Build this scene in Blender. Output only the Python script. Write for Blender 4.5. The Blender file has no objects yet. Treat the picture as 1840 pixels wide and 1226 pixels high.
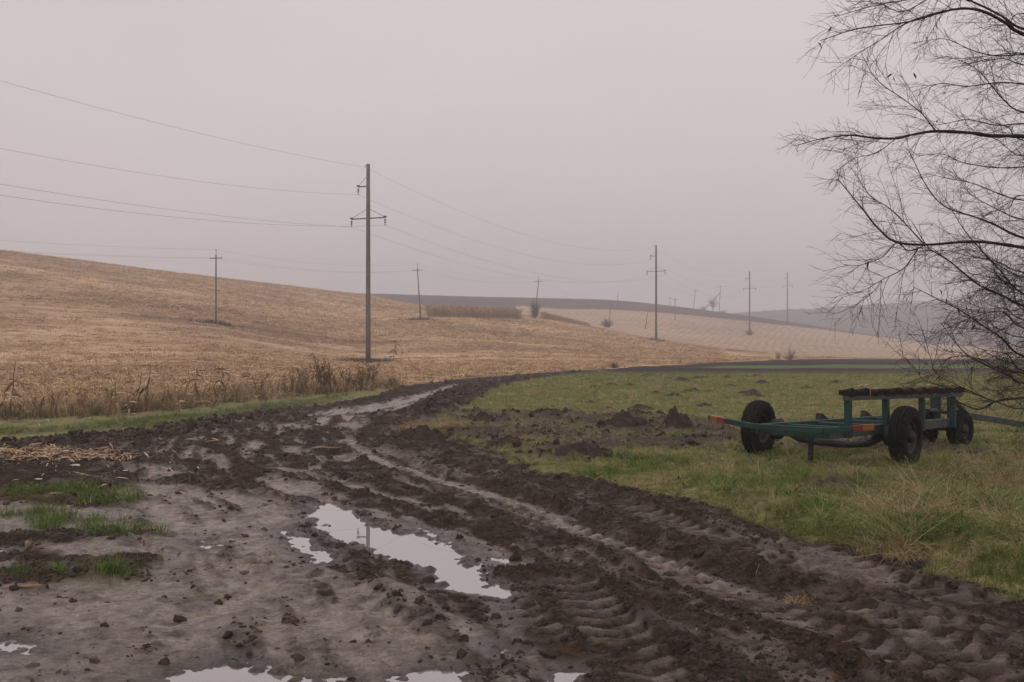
import bpy, bmesh, math, random
import numpy as np
from mathutils import Vector, Matrix

SC = bpy.context.scene
COL = SC.collection
random.seed(7)
RNG = np.random.default_rng(7)

# ------------------------------------------------------------------ camera
CAMZ = 1.7
F = 1840 * 35.0 / 36.0          # focal length in pixels of the photograph
HZ = 618.0                      # horizon row of the photograph
cam = bpy.data.cameras.new('camera')
cam.lens = 35.0; cam.sensor_width = 36.0
cam.clip_start = 0.05; cam.clip_end = 8000
camo = bpy.data.objects.new('camera', cam); COL.objects.link(camo)
camo.location = (0, 0, CAMZ)
camo.rotation_euler = (math.radians(90) + math.atan((HZ - 613) / F), 0, 0)
SC.camera = camo

# ------------------------------------------------------------------ overcast sky, weak sun
SUN_EL, SUN_AZ = math.radians(38), math.radians(205)
world = bpy.data.worlds.new('World'); SC.world = world; world.use_nodes = True
wn = world.node_tree.nodes; wl = world.node_tree.links; wn.clear()
wo = wn.new('ShaderNodeOutputWorld'); wb = wn.new('ShaderNodeBackground')
sky = wn.new('ShaderNodeTexSky'); sky.sky_type = 'NISHITA'; sky.sun_disc = False
sky.sun_elevation = SUN_EL; sky.sun_rotation = SUN_AZ
sk = wn.new('ShaderNodeVectorMath'); sk.operation = 'SCALE'; sk.inputs['Scale'].default_value = 0.10
wl.new(sky.outputs[0], sk.inputs[0])
tc = wn.new('ShaderNodeTexCoord'); sp = wn.new('ShaderNodeSeparateXYZ'); wl.new(tc.outputs['Generated'], sp.inputs[0])
rp = wn.new('ShaderNodeValToRGB')          # thick stratus: brightest overhead, duller at the horizon
rp.color_ramp.elements[0].position = 0.0; rp.color_ramp.elements[0].color = (0.56, 0.495, 0.497, 1)
rp.color_ramp.elements[1].position = 1.0; rp.color_ramp.elements[1].color = (0.86, 0.78, 0.79, 1)
e = rp.color_ramp.elements.new(0.18); e.color = (0.615, 0.548, 0.552, 1)
e = rp.color_ramp.elements.new(0.34); e.color = (0.640, 0.574, 0.584, 1)
wl.new(sp.outputs['Z'], rp.inputs[0])
cn = wn.new('ShaderNodeTexNoise'); cn.inputs['Scale'].default_value = 2.2; cn.inputs['Detail'].default_value = 3
cmap = wn.new('ShaderNodeMapping'); cmap.inputs['Scale'].default_value = (1, 1, 2.6)
wl.new(tc.outputs['Generated'], cmap.inputs[0]); wl.new(cmap.outputs[0], cn.inputs['Vector'])
cr = wn.new('ShaderNodeMapRange'); cr.inputs[1].default_value = 0.3; cr.inputs[2].default_value = 0.7
cr.inputs[3].default_value = 0.95; cr.inputs[4].default_value = 1.05
wl.new(cn.outputs[0], cr.inputs[0])
cs = wn.new('ShaderNodeVectorMath'); cs.operation = 'SCALE'
wl.new(rp.outputs[0], cs.inputs[0]); wl.new(cr.outputs[0], cs.inputs['Scale'])
mx = wn.new('ShaderNodeMix'); mx.data_type = 'RGBA'; mx.inputs['Factor'].default_value = 0.94
wl.new(sk.outputs[0], mx.inputs[6]); wl.new(cs.outputs[0], mx.inputs[7])
wl.new(mx.outputs[2], wb.inputs[0]); wb.inputs[1].default_value = 1.0
wl.new(wb.outputs[0], wo.inputs[0])
sl = bpy.data.lights.new('sun', 'SUN'); sl.energy = 0.5; sl.angle = math.radians(30); sl.color = (1, 0.93, 0.88)
so = bpy.data.objects.new('sun', sl); COL.objects.link(so)
so.rotation_euler = (math.radians(90) - SUN_EL, 0, math.pi - SUN_AZ + math.radians(0))
SC.view_settings.view_transform = 'Standard'; SC.view_settings.look = 'None'
SC.view_settings.exposure = 0.30; SC.view_settings.gamma = 1.0
SC.cycles.use_denoising = True
SC.cycles.volume_bounces = 1
SC.cycles.max_bounces = 6; SC.cycles.diffuse_bounces = 3; SC.cycles.glossy_bounces = 3

# ------------------------------------------------------------------ numpy noise
_P = np.random.default_rng(11).permutation(4096).astype(np.int64)
_A = np.random.default_rng(12).random(4096) * 2 * np.pi
_GX, _GY = np.cos(_A), np.sin(_A)
_R1 = np.random.default_rng(13).random(4096); _R2 = np.random.default_rng(14).random(4096)
def _h(i, j, s): return _P[(_P[(i + 31 * s) & 4095] + j) & 4095]
def perlin(x, y, s=0):
    i = np.floor(x).astype(np.int64); j = np.floor(y).astype(np.int64)
    fx = x - i; fy = y - j
    u = fx * fx * fx * (fx * (fx * 6 - 15) + 10); v = fy * fy * fy * (fy * (fy * 6 - 15) + 10)
    def g(di, dj):
        h = _h(i + di, j + dj, s); return _GX[h] * (fx - di) + _GY[h] * (fy - dj)
    a = g(0, 0); b = g(1, 0); c = g(0, 1); d = g(1, 1)
    return (a + u * (b - a) + v * ((c + u * (d - c)) - (a + u * (b - a)))) * 1.5
def fbm(x, y, o=4, s=0, gain=0.5):
    t = 0; a = 1.0; n = 0
    for k in range(o):
        t = t + a * perlin(x * 2 ** k + 17.3 * k, y * 2 ** k - 9.1 * k, s + k); n += a; a *= gain
    return t / n
def worley(x, y, s=0):
    i = np.floor(x).astype(np.int64); j = np.floor(y).astype(np.int64)
    m = np.full(x.shape, 9.0); rr = np.zeros(x.shape)
    for di in (-1, 0, 1):
        for dj in (-1, 0, 1):
            h = _h(i + di, j + dj, s)
            d = (i + di + _R1[h] - x) ** 2 + (j + dj + _R2[h] - y) ** 2
            k = d < m
            m = np.where(k, d, m); rr = np.where(k, _R1[(h + 77) & 4095], rr)
    return np.sqrt(m), rr
def ss(a, b, x):
    t = np.clip((x - a) / (b - a), 0, 1); return t * t * (3 - 2 * t)

def g(px, py, z=0.0):            # where the ground of height z is seen at a row of the photograph
    Y = (CAMZ - z) * F / (py - HZ); return ((px - 920) / F * Y, Y)
def at(px, py, Y): return Vector(((px - 920) / F * Y, Y, CAMZ + (HZ - py) * Y / F))

# ------------------------------------------------------------------ large terrain form
PROF = {
 -900: [(60,640),(80,610),(110,550),(150,480),(200,410),(260,400),(400,450),(600,520),(850,560),(1700,590)],
 0:    [(60,657),(80,630),(110,585),(150,525),(200,450),(240,452),(300,480),(460,520),(600,560),(850,575),(1700,600)],
 200:  [(60,660),(80,634),(110,595),(150,540),(200,490),(225,474),(280,482),(460,522),(600,560),(850,575),(1700,600)],
 388:  [(60,662),(99,616),(127,582),(160,548),(200,520),(250,498),(300,503),(360,518),(460,528),(600,560),(850,575),(1700,600)],
 520:  [(60,666),(99,640),(127,605),(160,570),(200,545),(265,513),(310,519),(380,530),(460,527),(600,560),(850,575),(1700,600)],
 660:  [(60,668),(99,655),(127,622),(160,590),(200,562),(240,542),(285,529),(320,536),(380,542),(460,526),(520,532),(600,560),(850,575),(1700,600)],
 750:  [(60,669),(99,650),(127,615),(150,592),(173,573),(210,561),(250,553),(290,549),(330,556),(380,550),(460,529),(520,534),(600,565),(850,575),(1700,600)],
 860:  [(60,669),(99,650),(150,602),(185,576),(210,569),(250,561),(290,562),(330,566),(380,555),(460,532),(520,538),(600,565),(850,575),(1700,600)],
 967:  [(60,669),(99,650),(150,612),(190,586),(230,571),(255,568),(285,570),(320,571),(345,566),(380,557),(460,534),(520,540),(600,570),(850,575),(1700,600)],
 1097: [(60,669),(99,650),(150,624),(207,603),(250,596),(285,590),(320,582),(380,557),(460,537),(520,544),(600,575),(850,572),(1700,600)],
 1180: [(60,669),(99,650),(150,628),(207,613),(250,608),(300,594),(380,562),(460,545),(520,552),(600,580),(850,570),(1700,600)],
 1260: [(60,669),(99,650),(150,634),(207,621),(250,614),(300,600),(380,569),(460,555),(520,562),(600,590),(850,568),(1700,600)],
 1347: [(60,669),(99,650),(138,641),(200,628),(250,618),(311,603),(380,578),(460,567),(520,574),(600,600),(850,564),(950,560),(1700,600)],
 1420: [(60,669),(99,650),(138,642),(200,632),(311,610),(380,588),(460,578),(520,585),(600,606),(700,595),(850,558),(1000,560),(1700,600)],
 1500: [(60,669),(99,649),(138,643),(200,635),(300,618),(380,598),(460,590),(520,600),(600,612),(700,590),(850,553),(1000,556),(1700,600)],
 1600: [(60,669),(99,649),(138,644),(200,637),(300,627),(380,612),(460,606),(520,612),(600,608),(700,580),(850,545),(1000,550),(1700,600)],
 1700: [(60,669),(99,649),(138,645),(200,640),(300,633),(380,625),(460,621),(520,620),(600,606),(700,580),(850,541),(1000,546),(1700,600)],
 1900: [(60,669),(99,649),(138,645),(200,641),(300,636),(460,630),(520,622),(600,604),(700,575),(850,537),(1000,542),(1700,600)],
 2900: [(60,669),(99,649),(138,645),(200,641),(300,636),(460,628),(520,615),(600,598),(700,570),(850,530),(1000,536),(1700,600)],
}
_pc = np.array(sorted(PROF)); _ly = np.linspace(math.log(20), math.log(1700), 360)
_tz = []
for c in _pc:
    pts = [(20, HZ + CAMZ * F / 20), (47, HZ + CAMZ * F / 47)] + PROF[c]
    yy = np.array([p[0] for p in pts], float); zz = np.array([CAMZ + (HZ - p[1]) * p[0] / F for p in pts])
    _tz.append(np.interp(_ly, np.log(yy), zz))
_tz = np.array(_tz)
_pcu = np.linspace(-900, 2900, 381)
_tu = np.array([np.interp(_pcu, _pc, _tz[:, k]) for k in range(len(_ly))]).T      # (px, ly)
def _gs(a, sig, ax):
    n = int(3 * sig); k = np.exp(-0.5 * (np.arange(-n, n + 1) / sig) ** 2); k /= k.sum()
    pad = [(0, 0), (0, 0)]; pad[ax] = (n, n); b = np.pad(a, pad, mode='edge'); out = 0
    for q in range(2 * n + 1):
        out = out + k[q] * (b[q:q + a.shape[0]] if ax == 0 else b[:, q:q + a.shape[1]])
    return out
_tu = _gs(_gs(_tu, 3.0, 0), 2.2, 1)
def terrain(X, Y):
    X = np.asarray(X, float); Y = np.asarray(Y, float)
    px = 920 + F * X / np.maximum(Y, 1.0)
    a = np.clip((px + 900) / 10.0, 0, 379.999); b = np.clip((np.log(np.clip(Y, 20.001, 1699)) - _ly[0]) / (_ly[1] - _ly[0]), 0, 358.999)
    i = a.astype(int); j = b.astype(int); u = a - i; v = b - j
    z = (_tu[i, j] * (1 - u) + _tu[i + 1, j] * u) * (1 - v) + (_tu[i, j + 1] * (1 - u) + _tu[i + 1, j + 1] * u) * v
    return z * ss(20, 50, Y)

# ------------------------------------------------------------------ helpers for outlines on the ground
def poly_world(pts, z=0.0): return np.array([g(p[0], p[1], z) for p in pts])
def sdf(X, Y, P, pad=3.0):
    """signed distance (positive inside) of points to polygon P, -9 far outside its box"""
    out = np.full(X.shape, -9.0)
    m = (X > P[:, 0].min() - pad) & (X < P[:, 0].max() + pad) & (Y > P[:, 1].min() - pad) & (Y < P[:, 1].max() + pad)
    x = X[m]; y = Y[m]
    if x.size == 0: return out
    d = np.full(x.shape, 1e9); ins = np.zeros(x.shape, bool); n = len(P)
    for k in range(n):
        ax, ay = P[k]; bx, by = P[(k + 1) % n]
        ex, ey = bx - ax, by - ay
        t = np.clip(((x - ax) * ex + (y - ay) * ey) / max(ex * ex + ey * ey, 1e-9), 0, 1)
        d = np.minimum(d, (x - ax - t * ex) ** 2 + (y - ay - t * ey) ** 2)
        c = ((ay > y) != (by > y)) & (x < ex * (y - ay) / (ey if abs(ey) > 1e-9 else 1e-9) + ax)
        ins ^= c
    d = np.sqrt(d); out[m] = np.where(ins, d, -d); return out
def spline(P, n=10):
    P = [np.array(p, float) for p in P]; Q = [2 * P[0] - P[1]] + P + [2 * P[-1] - P[-2]]; out = []
    for k in range(1, len(Q) - 2):
        for t in np.linspace(0, 1, n, endpoint=False):
            a, b, c, d = Q[k - 1], Q[k], Q[k + 1], Q[k + 2]
            out.append(0.5 * (2 * b + (c - a) * t + (2 * a - 5 * b + 4 * c - d) * t * t + (3 * b - a - 3 * c + d) * t ** 3))
    out.append(P[-1]); return np.array(out)
def linedist(X, Y, L, pad=1.2):
    """distance, run along and side of points to polyline L"""
    D = np.full(X.shape, 9.0); S = np.zeros(X.shape); O = np.zeros(X.shape)
    m = (X > L[:, 0].min() - pad) & (X < L[:, 0].max() + pad) & (Y > L[:, 1].min() - pad) & (Y < L[:, 1].max() + pad)
    x = X[m]; y = Y[m]; d = np.full(x.shape, 9.0); s = np.zeros(x.shape); o = np.zeros(x.shape); acc = 0
    for k in range(len(L) - 1):
        ax, ay = L[k]; ex, ey = L[k + 1] - L[k]; l2 = ex * ex + ey * ey; l = math.sqrt(l2)
        if l < 1e-6: continue
        t = np.clip(((x - ax) * ex + (y - ay) * ey) / l2, 0, 1)
        dx = x - ax - t * ex; dy = y - ay - t * ey; dd = np.sqrt(dx * dx + dy * dy); q = dd < d
        d = np.where(q, dd, d); s = np.where(q, acc + t * l, s); o = np.where(q, np.sign(ex * dy - ey * dx) * dd, o); acc += l
    D[m] = d; S[m] = s; O[m] = o; return D, S, O

# ------------------------------------------------------------------ outlines of the place (ground plan)
ROAD = poly_world([(-520,1300),(-520,790),(0,800),(150,790),(300,775),(380,758),(500,738),(620,722),(690,706),(720,694),(760,690),(830,681),(900,676),
   (1000,668),(1090,662),(1200,655.5),(1290,651.5),(1300,653),(1180,661),(1060,668),(1000,676),(930,686),(880,702),(850,722),(800,742),(770,765),(800,785),(880,800),
   (920,822),(1000,850),(1100,868),(1230,893),(1330,925),(1440,958),(1560,985),(1640,1008),(1700,1030),(1850,1075),(2100,1135),(2500,1240),(2500,1300)])
FIELD = poly_world([(-2500,770),(-520,764),(0,752),(150,748),(300,738),(400,724),(560,710),(660,702),(700,696),(760,692),(830,683),(900,677),
   (1000,668.5),(1090,662.5),(1200,655.5),(1400,646),(1560,641)])
FIELD = np.vstack([FIELD, [(60, 137), (-260, 137), (-260, 21)]])
GREY_P = [  # smooth wet mud
  [(250,858),(330,868),(430,880),(520,895),(545,925),(520,945),(480,955),(560,1000),(640,1025),(730,1045),(800,1075),(880,1110),(900,1150),(960,1190),(1050,1226),(1000,1300),(-500,1300),(-500,1060),(0,1045),(260,1035),(300,1000),(200,985),(250,950),(260,920),(200,880)],
  [(500,750),(570,739),(650,727),(720,714),(770,703),(800,694),(830,692),(790,708),(745,726),(700,738),(650,741),(570,746)],
  [(800,692),(900,681),(1000,671),(1100,664),(1200,657.5),(1290,652),(1200,659.5),(1090,666),(1000,673),(900,684),(820,695)],
  [(320,808),(350,798),(378,803),(382,818),(350,822),(325,820)],
  [(440,790),(465,786),(470,800),(455,815),(432,806)],
  [(505,800),(530,796),(552,806),(530,814),(510,810)],
  [(605,742),(650,745),(662,756),(640,770),(615,765)],[(560,752),(590,742),(595,760),(575,766)],[(505,762),(540,756),(545,770),(515,772)],
  [(612,785),(640,782),(655,796),(640,803)],[(450,855),(500,852),(580,868),(570,885),(500,880)],
  [(1235,898),(1290,915),(1390,950),(1500,985),(1600,1015),(1680,1045),(1660,1062),(1560,1045),(1430,1005),(1330,965),(1260,930)],
  [(250,830),(320,838),(330,850),(255,858)],
  [(-400,898),(0,898),(140,905),(250,905),(262,950),(160,940),(0,950),(-400,950)], [(-400,1000),(0,1000),(60,1004),(-20,1015),(-400,1020)], [(60,965),(200,965),(260,980),(230,1000),(100,990)],
]
GREY_L = [  # strips (outline, half width m, strength)
  ([(620,785),(680,820),(760,848),(840,870),(900,888),(990,920),(1080,958),(1160,990),(1260,1025),(1390,1070)], 0.13, 1.0),
  ([(500,835),(600,858),(700,885),(780,905)], 0.10, 0.8),
  ([(650,905),(700,922),(790,950),(860,975),(930,1000)], 0.12, 0.9),
  ([(1010,985),(1120,1030),(1230,1075),(1340,1125),(1430,1185),(1500,1240)], 0.14, 0.9),
  ([(1130,1000),(1300,1065),(1430,1110),(1560,1160),(1700,1226)], 0.08, 0.7),
  ([(680,800),(760,828),(860,858)], 0.16, 0.8),
  ([(1560,1065),(1680,1105),(1840,1165)], 0.09, 0.7),
  ([(905,1090),(930,1150),(990,1226)], 0.12, 0.7),
  ([(300,830),(420,870),(560,900)], 0.05, 0.5),
]
TREAD = [ ([(900,896),(1060,960),(1250,1032),(1500,1126),(1750,1236)], 0.18, 0.95), ([(1150,908),(1330,975),(1560,1055),(1820,1140)], 0.18, 0.9),
          ([(640,800),(760,856),(900,905),(1010,950)], 0.17, 0.8), ([(760,985),(880,1045),(960,1110),(1010,1200)], 0.17, 0.7),
           ([(1010,1020),(1070,1085),(1110,1130),(1160,1180),(1220,1250)], 0.19, 1.0),
          ([(1500,1060),(1620,1110),(1720,1160),(1880,1215)], 0.19, 0.8),
          ([(1380,930),(1470,975),(1600,1030),(1760,1070)], 0.17, 0.6),
          ([(340,960),(420,985),(520,1020),(640,1070),(760,1130)], 0.17, 0.55),
          ([(150,985),(260,985),(370,975)], 0.16, 0.5) ]
RUT = [ ([(560,905),(640,935),(740,965),(850,1010),(960,1060),(1090,1140),(1250,1260)], 0.26, 0.05),
        ([(620,785),(760,845),(900,885),(1080,955),(1260,1022),(1500,1110),(1840,1240)], 0.22, 0.05),
        ([(300,800),(450,850),(600,890),(800,940),(1000,1010)], 0.2, 0.03),
        ([(860,800),(980,860),(1200,930),(1450,1010),(1700,1090),(1900,1150)], 0.25, 0.05) ]
ZW = -0.075
RIDGE = [ ([(430,925),(500,950),(560,985),(640,1015),(720,1040),(800,1080),(880,1120)], 0.20, 0.06), ([(300,955),(380,975),(470,1010),(560,1045),(680,1080),(780,1120),(900,1190)], 0.24, 0.045),
          ([(200,965),(290,970),(370,985)], 0.2, 0.06), ([(0,955),(100,958),(220,962)], 0.2, 0.05), ([(0,1005),(120,1002),(230,1006)], 0.15, 0.04), ([(250,850),(380,862),(500,885),(560,910)], 0.12, 0.04),
          ([(150,1130),(280,1150),(400,1160)], 0.25, 0.02), ([(0,1215),(120,1205),(220,1210),(290,1222)], 0.12, 0.05) ]
PUD = [
  [(546,918),(572,906),(610,909),(640,924),(665,942),(715,955),(765,962),(800,975),(832,984),(856,1000),(846,1012),(872,1032),(905,1052),(930,1072),(905,1084),(850,1072),(795,1062),(768,1046),(772,1030),(735,1015),(690,1003),(650,990),(610,972),(570,956),(552,940)],
  [(728,942),(770,952),(800,968),(850,985),(870,990),(820,986),(780,974)],
  [(870,1004),(942,1008),(936,1016),(880,1012)],
  [(488,948),(525,953),(555,970),(585,990),(625,1014),(600,1020),(560,1018),(535,1000),(508,972)],
  [(285,1216),(330,1196),(400,1192),(470,1200),(550,1212),(610,1216),(640,1290),(330,1290)], [(690,1216),(760,1200),(840,1206),(862,1238),(720,1250)],
  [(-30,1152),(40,1155),(90,1170),(80,1182),(30,1178),(-40,1172)],
  [(885,1152),(915,1148),(932,1166),(925,1182),(896,1178)],
  [(902,1098),(914,1096),(918,1120),(906,1128)],
  [(985,1212),(1040,1206),(1050,1240),(990,1250)],
  [(-60,985),(20,986),(34,994),(-40,1000)],
  [(352,972),(384,968),(392,984),(368,994),(350,988)],
]
DIRT = [  # bare patches in the meadow
  [(730,752),(790,742),(850,738),(930,740),(1000,744),(1080,748),(1160,742),(1240,752),(1320,775),(1340,800),(1280,810),(1180,806),(1080,812),(1040,830),(960,820),(900,806),(830,790),(770,775)],
  [(1395,790),(1480,786),(1580,795),(1590,812),(1480,815),(1400,806)],
  [(1640,800),(1720,800),(1800,812),(1720,820),(1640,815)],
  [(1440,880),(1500,875),(1560,885),(1500,895)],
]
CLODS = [(730,748),(800,742),(850,722),(880,702),(930,686),(1000,676),(1080,667),(1060,664),(1000,671),(900,684),(820,697),(790,716),(745,738)]
FARD = [(1000,672),(1180,664),(1300,662),(1840,660),(2600,659),(2600,673),(1840,672.5),(1400,671.5),(1180,671),(1080,671)]
FARG = [(1215,660),(1330,656),(1600,655),(2600,655),(2600,661),(1300,662)]
FARD2 = [(1290,652),(1400,647),(1560,644.5),(2600,643.5),(2600,655),(1400,655.5)]
GRASSL = [ [(0,880),(60,868),(150,870),(240,880),(228,900),(150,905),(140,898),(60,892)], [(12,925),(60,912),(130,918),(150,935),(90,942),(30,940)], [(165,930),(215,925),(255,940),(235,952),(200,950)],
           [(40,1018),(90,1010),(140,1012),(210,1022),(280,1030),(270,1042),(200,1040),(120,1036),(80,1030)], [(-560,800),(-560,775),(-200,770),(60,765),(200,752),(330,742),(450,726),(580,712),(640,706),(620,722),(480,742),(360,760),(250,775),(80,780),(-100,786)] ]

# ------------------------------------------------------------------ object helpers
def tag(o, label=None, cat=None, group=None, kind=None):
    if label: o['label'] = label
    if cat: o['category'] = cat
    if group: o['group'] = group
    if kind: o['kind'] = kind
    return o
def link(name, me, mat=None, parent=None):
    o = bpy.data.objects.new(name, me); COL.objects.link(o)
    if mat is not None and me is not None:
        me.materials.clear(); me.materials.append(mat)
    if parent is not None: o.parent = parent
    return o
def empty(name, loc=(0, 0, 0), rot=(0, 0, 0)):
    o = bpy.data.objects.new(name, None); COL.objects.link(o); o.location = loc; o.rotation_euler = rot
    o.empty_display_size = 0.2; return o
def np_mesh(name, V, Fc, smooth=True):
    me = bpy.data.meshes.new(name); V = np.asarray(V, np.float32); Fc = np.asarray(Fc, np.int32); n = Fc.shape[1]
    me.vertices.add(len(V)); me.vertices.foreach_set('co', V.ravel())
    me.loops.add(Fc.size); me.loops.foreach_set('vertex_index', Fc.ravel())
    me.polygons.add(len(Fc)); me.polygons.foreach_set('loop_start', np.arange(0, Fc.size, n, dtype=np.int32))
    me.polygons.foreach_set('loop_total', np.full(len(Fc), n, np.int32))
    me.update(calc_edges=True)
    me.polygons.foreach_set('use_smooth', np.full(len(Fc), smooth)); return me
def add_col(me, C):
    a = me.color_attributes.new('Col', 'FLOAT_COLOR', 'POINT'); a.data.foreach_set('color', np.asarray(C, np.float32).ravel())
class MB:
    """collects boxes, beams, tubes and sheets into one mesh"""
    def __init__(s): s.v = []; s.f = []
    def add(s, V, Fs):
        b = len(s.v); s.v += [tuple(p) for p in V]; s.f += [tuple(b + i for i in q) for q in Fs]
    def beam(s, p, q, w, h, up=(0, 0, 1)):
        p = Vector(p); q = Vector(q); d = (q - p).normalized(); u = Vector(up)
        x = d.cross(u)
        if x.length < 1e-4: x = d.cross(Vector((1, 0, 0)))
        x.normalize(); z = x.cross(d).normalized(); V = []
        for e_ in (p, q):
            for a, b in ((-1, -1), (1, -1), (1, 1), (-1, 1)): V.append(e_ + x * (a * w / 2) + z * (b * h / 2))
        s.add(V, [(0, 1, 2, 3), (7, 6, 5, 4), (0, 4, 5, 1), (1, 5, 6, 2), (2, 6, 7, 3), (3, 7, 4, 0)])
    def tube(s, P, R, n=6, cap=True):
        P = [Vector(p) for p in P]; m = len(P); V = []
        x = None
        for k in range(m):
            d = (P[min(k + 1, m - 1)] - P[max(k - 1, 0)])
            d = d.normalized() if d.length > 1e-9 else Vector((0, 0, 1))
            if x is None:
                x = d.cross(Vector((0, 0, 1)))
                if x.length < 1e-3: x = d.cross(Vector((1, 0, 0)))
            x = (x - d * x.dot(d)).normalized(); y = d.cross(x)
            r = R[k] if hasattr(R, '__len__') else R
            for a in range(n): V.append(P[k] + (x * math.cos(2 * math.pi * a / n) + y * math.sin(2 * math.pi * a / n)) * r)
        Fs = [(k * n + a, k * n + (a + 1) % n, (k + 1) * n + (a + 1) % n, (k + 1) * n + a) for k in range(m - 1) for a in range(n)]
        if cap: Fs += [tuple(range(n - 1, -1, -1)), tuple((m - 1) * n + a for a in range(n))]
        s.add(V, Fs)
    def lathe(s, prof, c, axis='z', n=24, close=False):
        V = []
        for (r, h) in prof:
            for a in range(n):
                t = 2 * math.pi * a / n; x, y = r * math.cos(t), r * math.sin(t)
                V.append((c[0] + x, c[1] + y, c[2] + h) if axis == 'z' else (c[0] + h, c[1] + x, c[2] + y))
        m = len(prof); Fs = [(k * n + a, k * n + (a + 1) % n, (k + 1) * n + (a + 1) % n, (k + 1) * n + a) for k in range(m - 1) for a in range(n)]
        if close: Fs += [((m - 1) * n + a, (m - 1) * n + (a + 1) % n, (a + 1) % n, a) for a in range(n)]
        s.add(V, Fs)
    def strip(s, P, W, side):
        """a flat bent leaf along P, width W at each point, spread along side"""
        V = []; sd = Vector(side).normalized()
        for p, w in zip(P, W): V += [Vector(p) - sd * w / 2, Vector(p) + sd * w / 2]
        s.add(V, [(2 * k, 2 * k + 1, 2 * k + 3, 2 * k + 2) for k in range(len(P) - 1)])
    def mesh(s, name, smooth=False, bevel=0.0):
        me = bpy.data.meshes.new(name); me.from_pydata([tuple(v) for v in s.v], [], s.f)
        if bevel > 0:
            bm = bmesh.new(); bm.from_mesh(me)
            bmesh.ops.remove_doubles(bm, verts=bm.verts, dist=1e-5)
            bmesh.ops.bevel(bm, geom=[e_ for e_ in bm.edges], offset=bevel, segments=1, affect='EDGES', clamp_overlap=True)
            bmesh.ops.recalc_face_normals(bm, faces=bm.faces); bm.to_mesh(me); bm.free()
        else:
            bm = bmesh.new(); bm.from_mesh(me); bmesh.ops.recalc_face_normals(bm, faces=bm.faces); bm.to_mesh(me); bm.free()
        if smooth: me.polygons.foreach_set('use_smooth', [True] * len(me.polygons))
        return me
    def build(s, name, mat, parent=None, smooth=False, bevel=0.0): return link(name, s.mesh(name, smooth, bevel), mat, parent)

# ------------------------------------------------------------------ materials
def newmat(name):
    m = bpy.data.materials.new(name); m.use_nodes = True; nt = m.node_tree
    b = nt.nodes['Principled BSDF']; return m, nt, b
def nd(nt, t, **k):
    n = nt.nodes.new(t)
    for a, v in k.items(): setattr(n, a, v)
    return n
def noise(nt, scale, detail=4, rough=0.6, vec=None):
    n = nd(nt, 'ShaderNodeTexNoise'); n.inputs['Scale'].default_value = scale; n.inputs['Detail'].default_value = detail; n.inputs['Roughness'].default_value = rough
    if vec is not None: nt.links.new(vec, n.inputs['Vector'])
    return n.outputs[0]
def pos(nt): return nd(nt, 'ShaderNodeNewGeometry').outputs['Position']
def mapping(nt, vec, scale=(1, 1, 1), rot=(0, 0, 0)):
    m = nd(nt, 'ShaderNodeMapping'); m.inputs['Scale'].default_value = scale; m.inputs['Rotation'].default_value = rot
    nt.links.new(vec, m.inputs[0]); return m.outputs[0]
def mrange(nt, x, a, b, c, d):
    m = nd(nt, 'ShaderNodeMapRange'); nt.links.new(x, m.inputs[0])
    for k, v in zip((1, 2, 3, 4), (a, b, c, d)): m.inputs[k].default_value = v
    return m.outputs[0]
def math2(nt, op, a, b):
    m = nd(nt, 'ShaderNodeMath', operation=op)
    for k, v in enumerate((a, b)):
        if isinstance(v, (int, float)): m.inputs[k].default_value = v
        else: nt.links.new(v, m.inputs[k])
    return m.outputs[0]
def scalecol(nt, col, f):
    m = nd(nt, 'ShaderNodeVectorMath', operation='SCALE'); nt.links.new(col, m.inputs[0]); nt.links.new(f, m.inputs['Scale']); return m.outputs[0]
def ramp(nt, x, stops):
    r = nd(nt, 'ShaderNodeValToRGB'); el = r.color_ramp.elements
    el[0].position, el[0].color = stops[0][0], (*stops[0][1], 1); el[1].position, el[1].color = stops[-1][0], (*stops[-1][1], 1)
    for p, c in stops[1:-1]:
        e_ = el.new(p); e_.color = (*c, 1)
    nt.links.new(x, r.inputs[0]); return r.outputs[0]
def bump(nt, b, h, strength, dist):
    n = nd(nt, 'ShaderNodeBump'); n.inputs['Strength'].default_value = strength; n.inputs['Distance'].default_value = dist
    nt.links.new(h, n.inputs['Height']); nt.links.new(n.outputs[0], b.inputs['Normal'])
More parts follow.
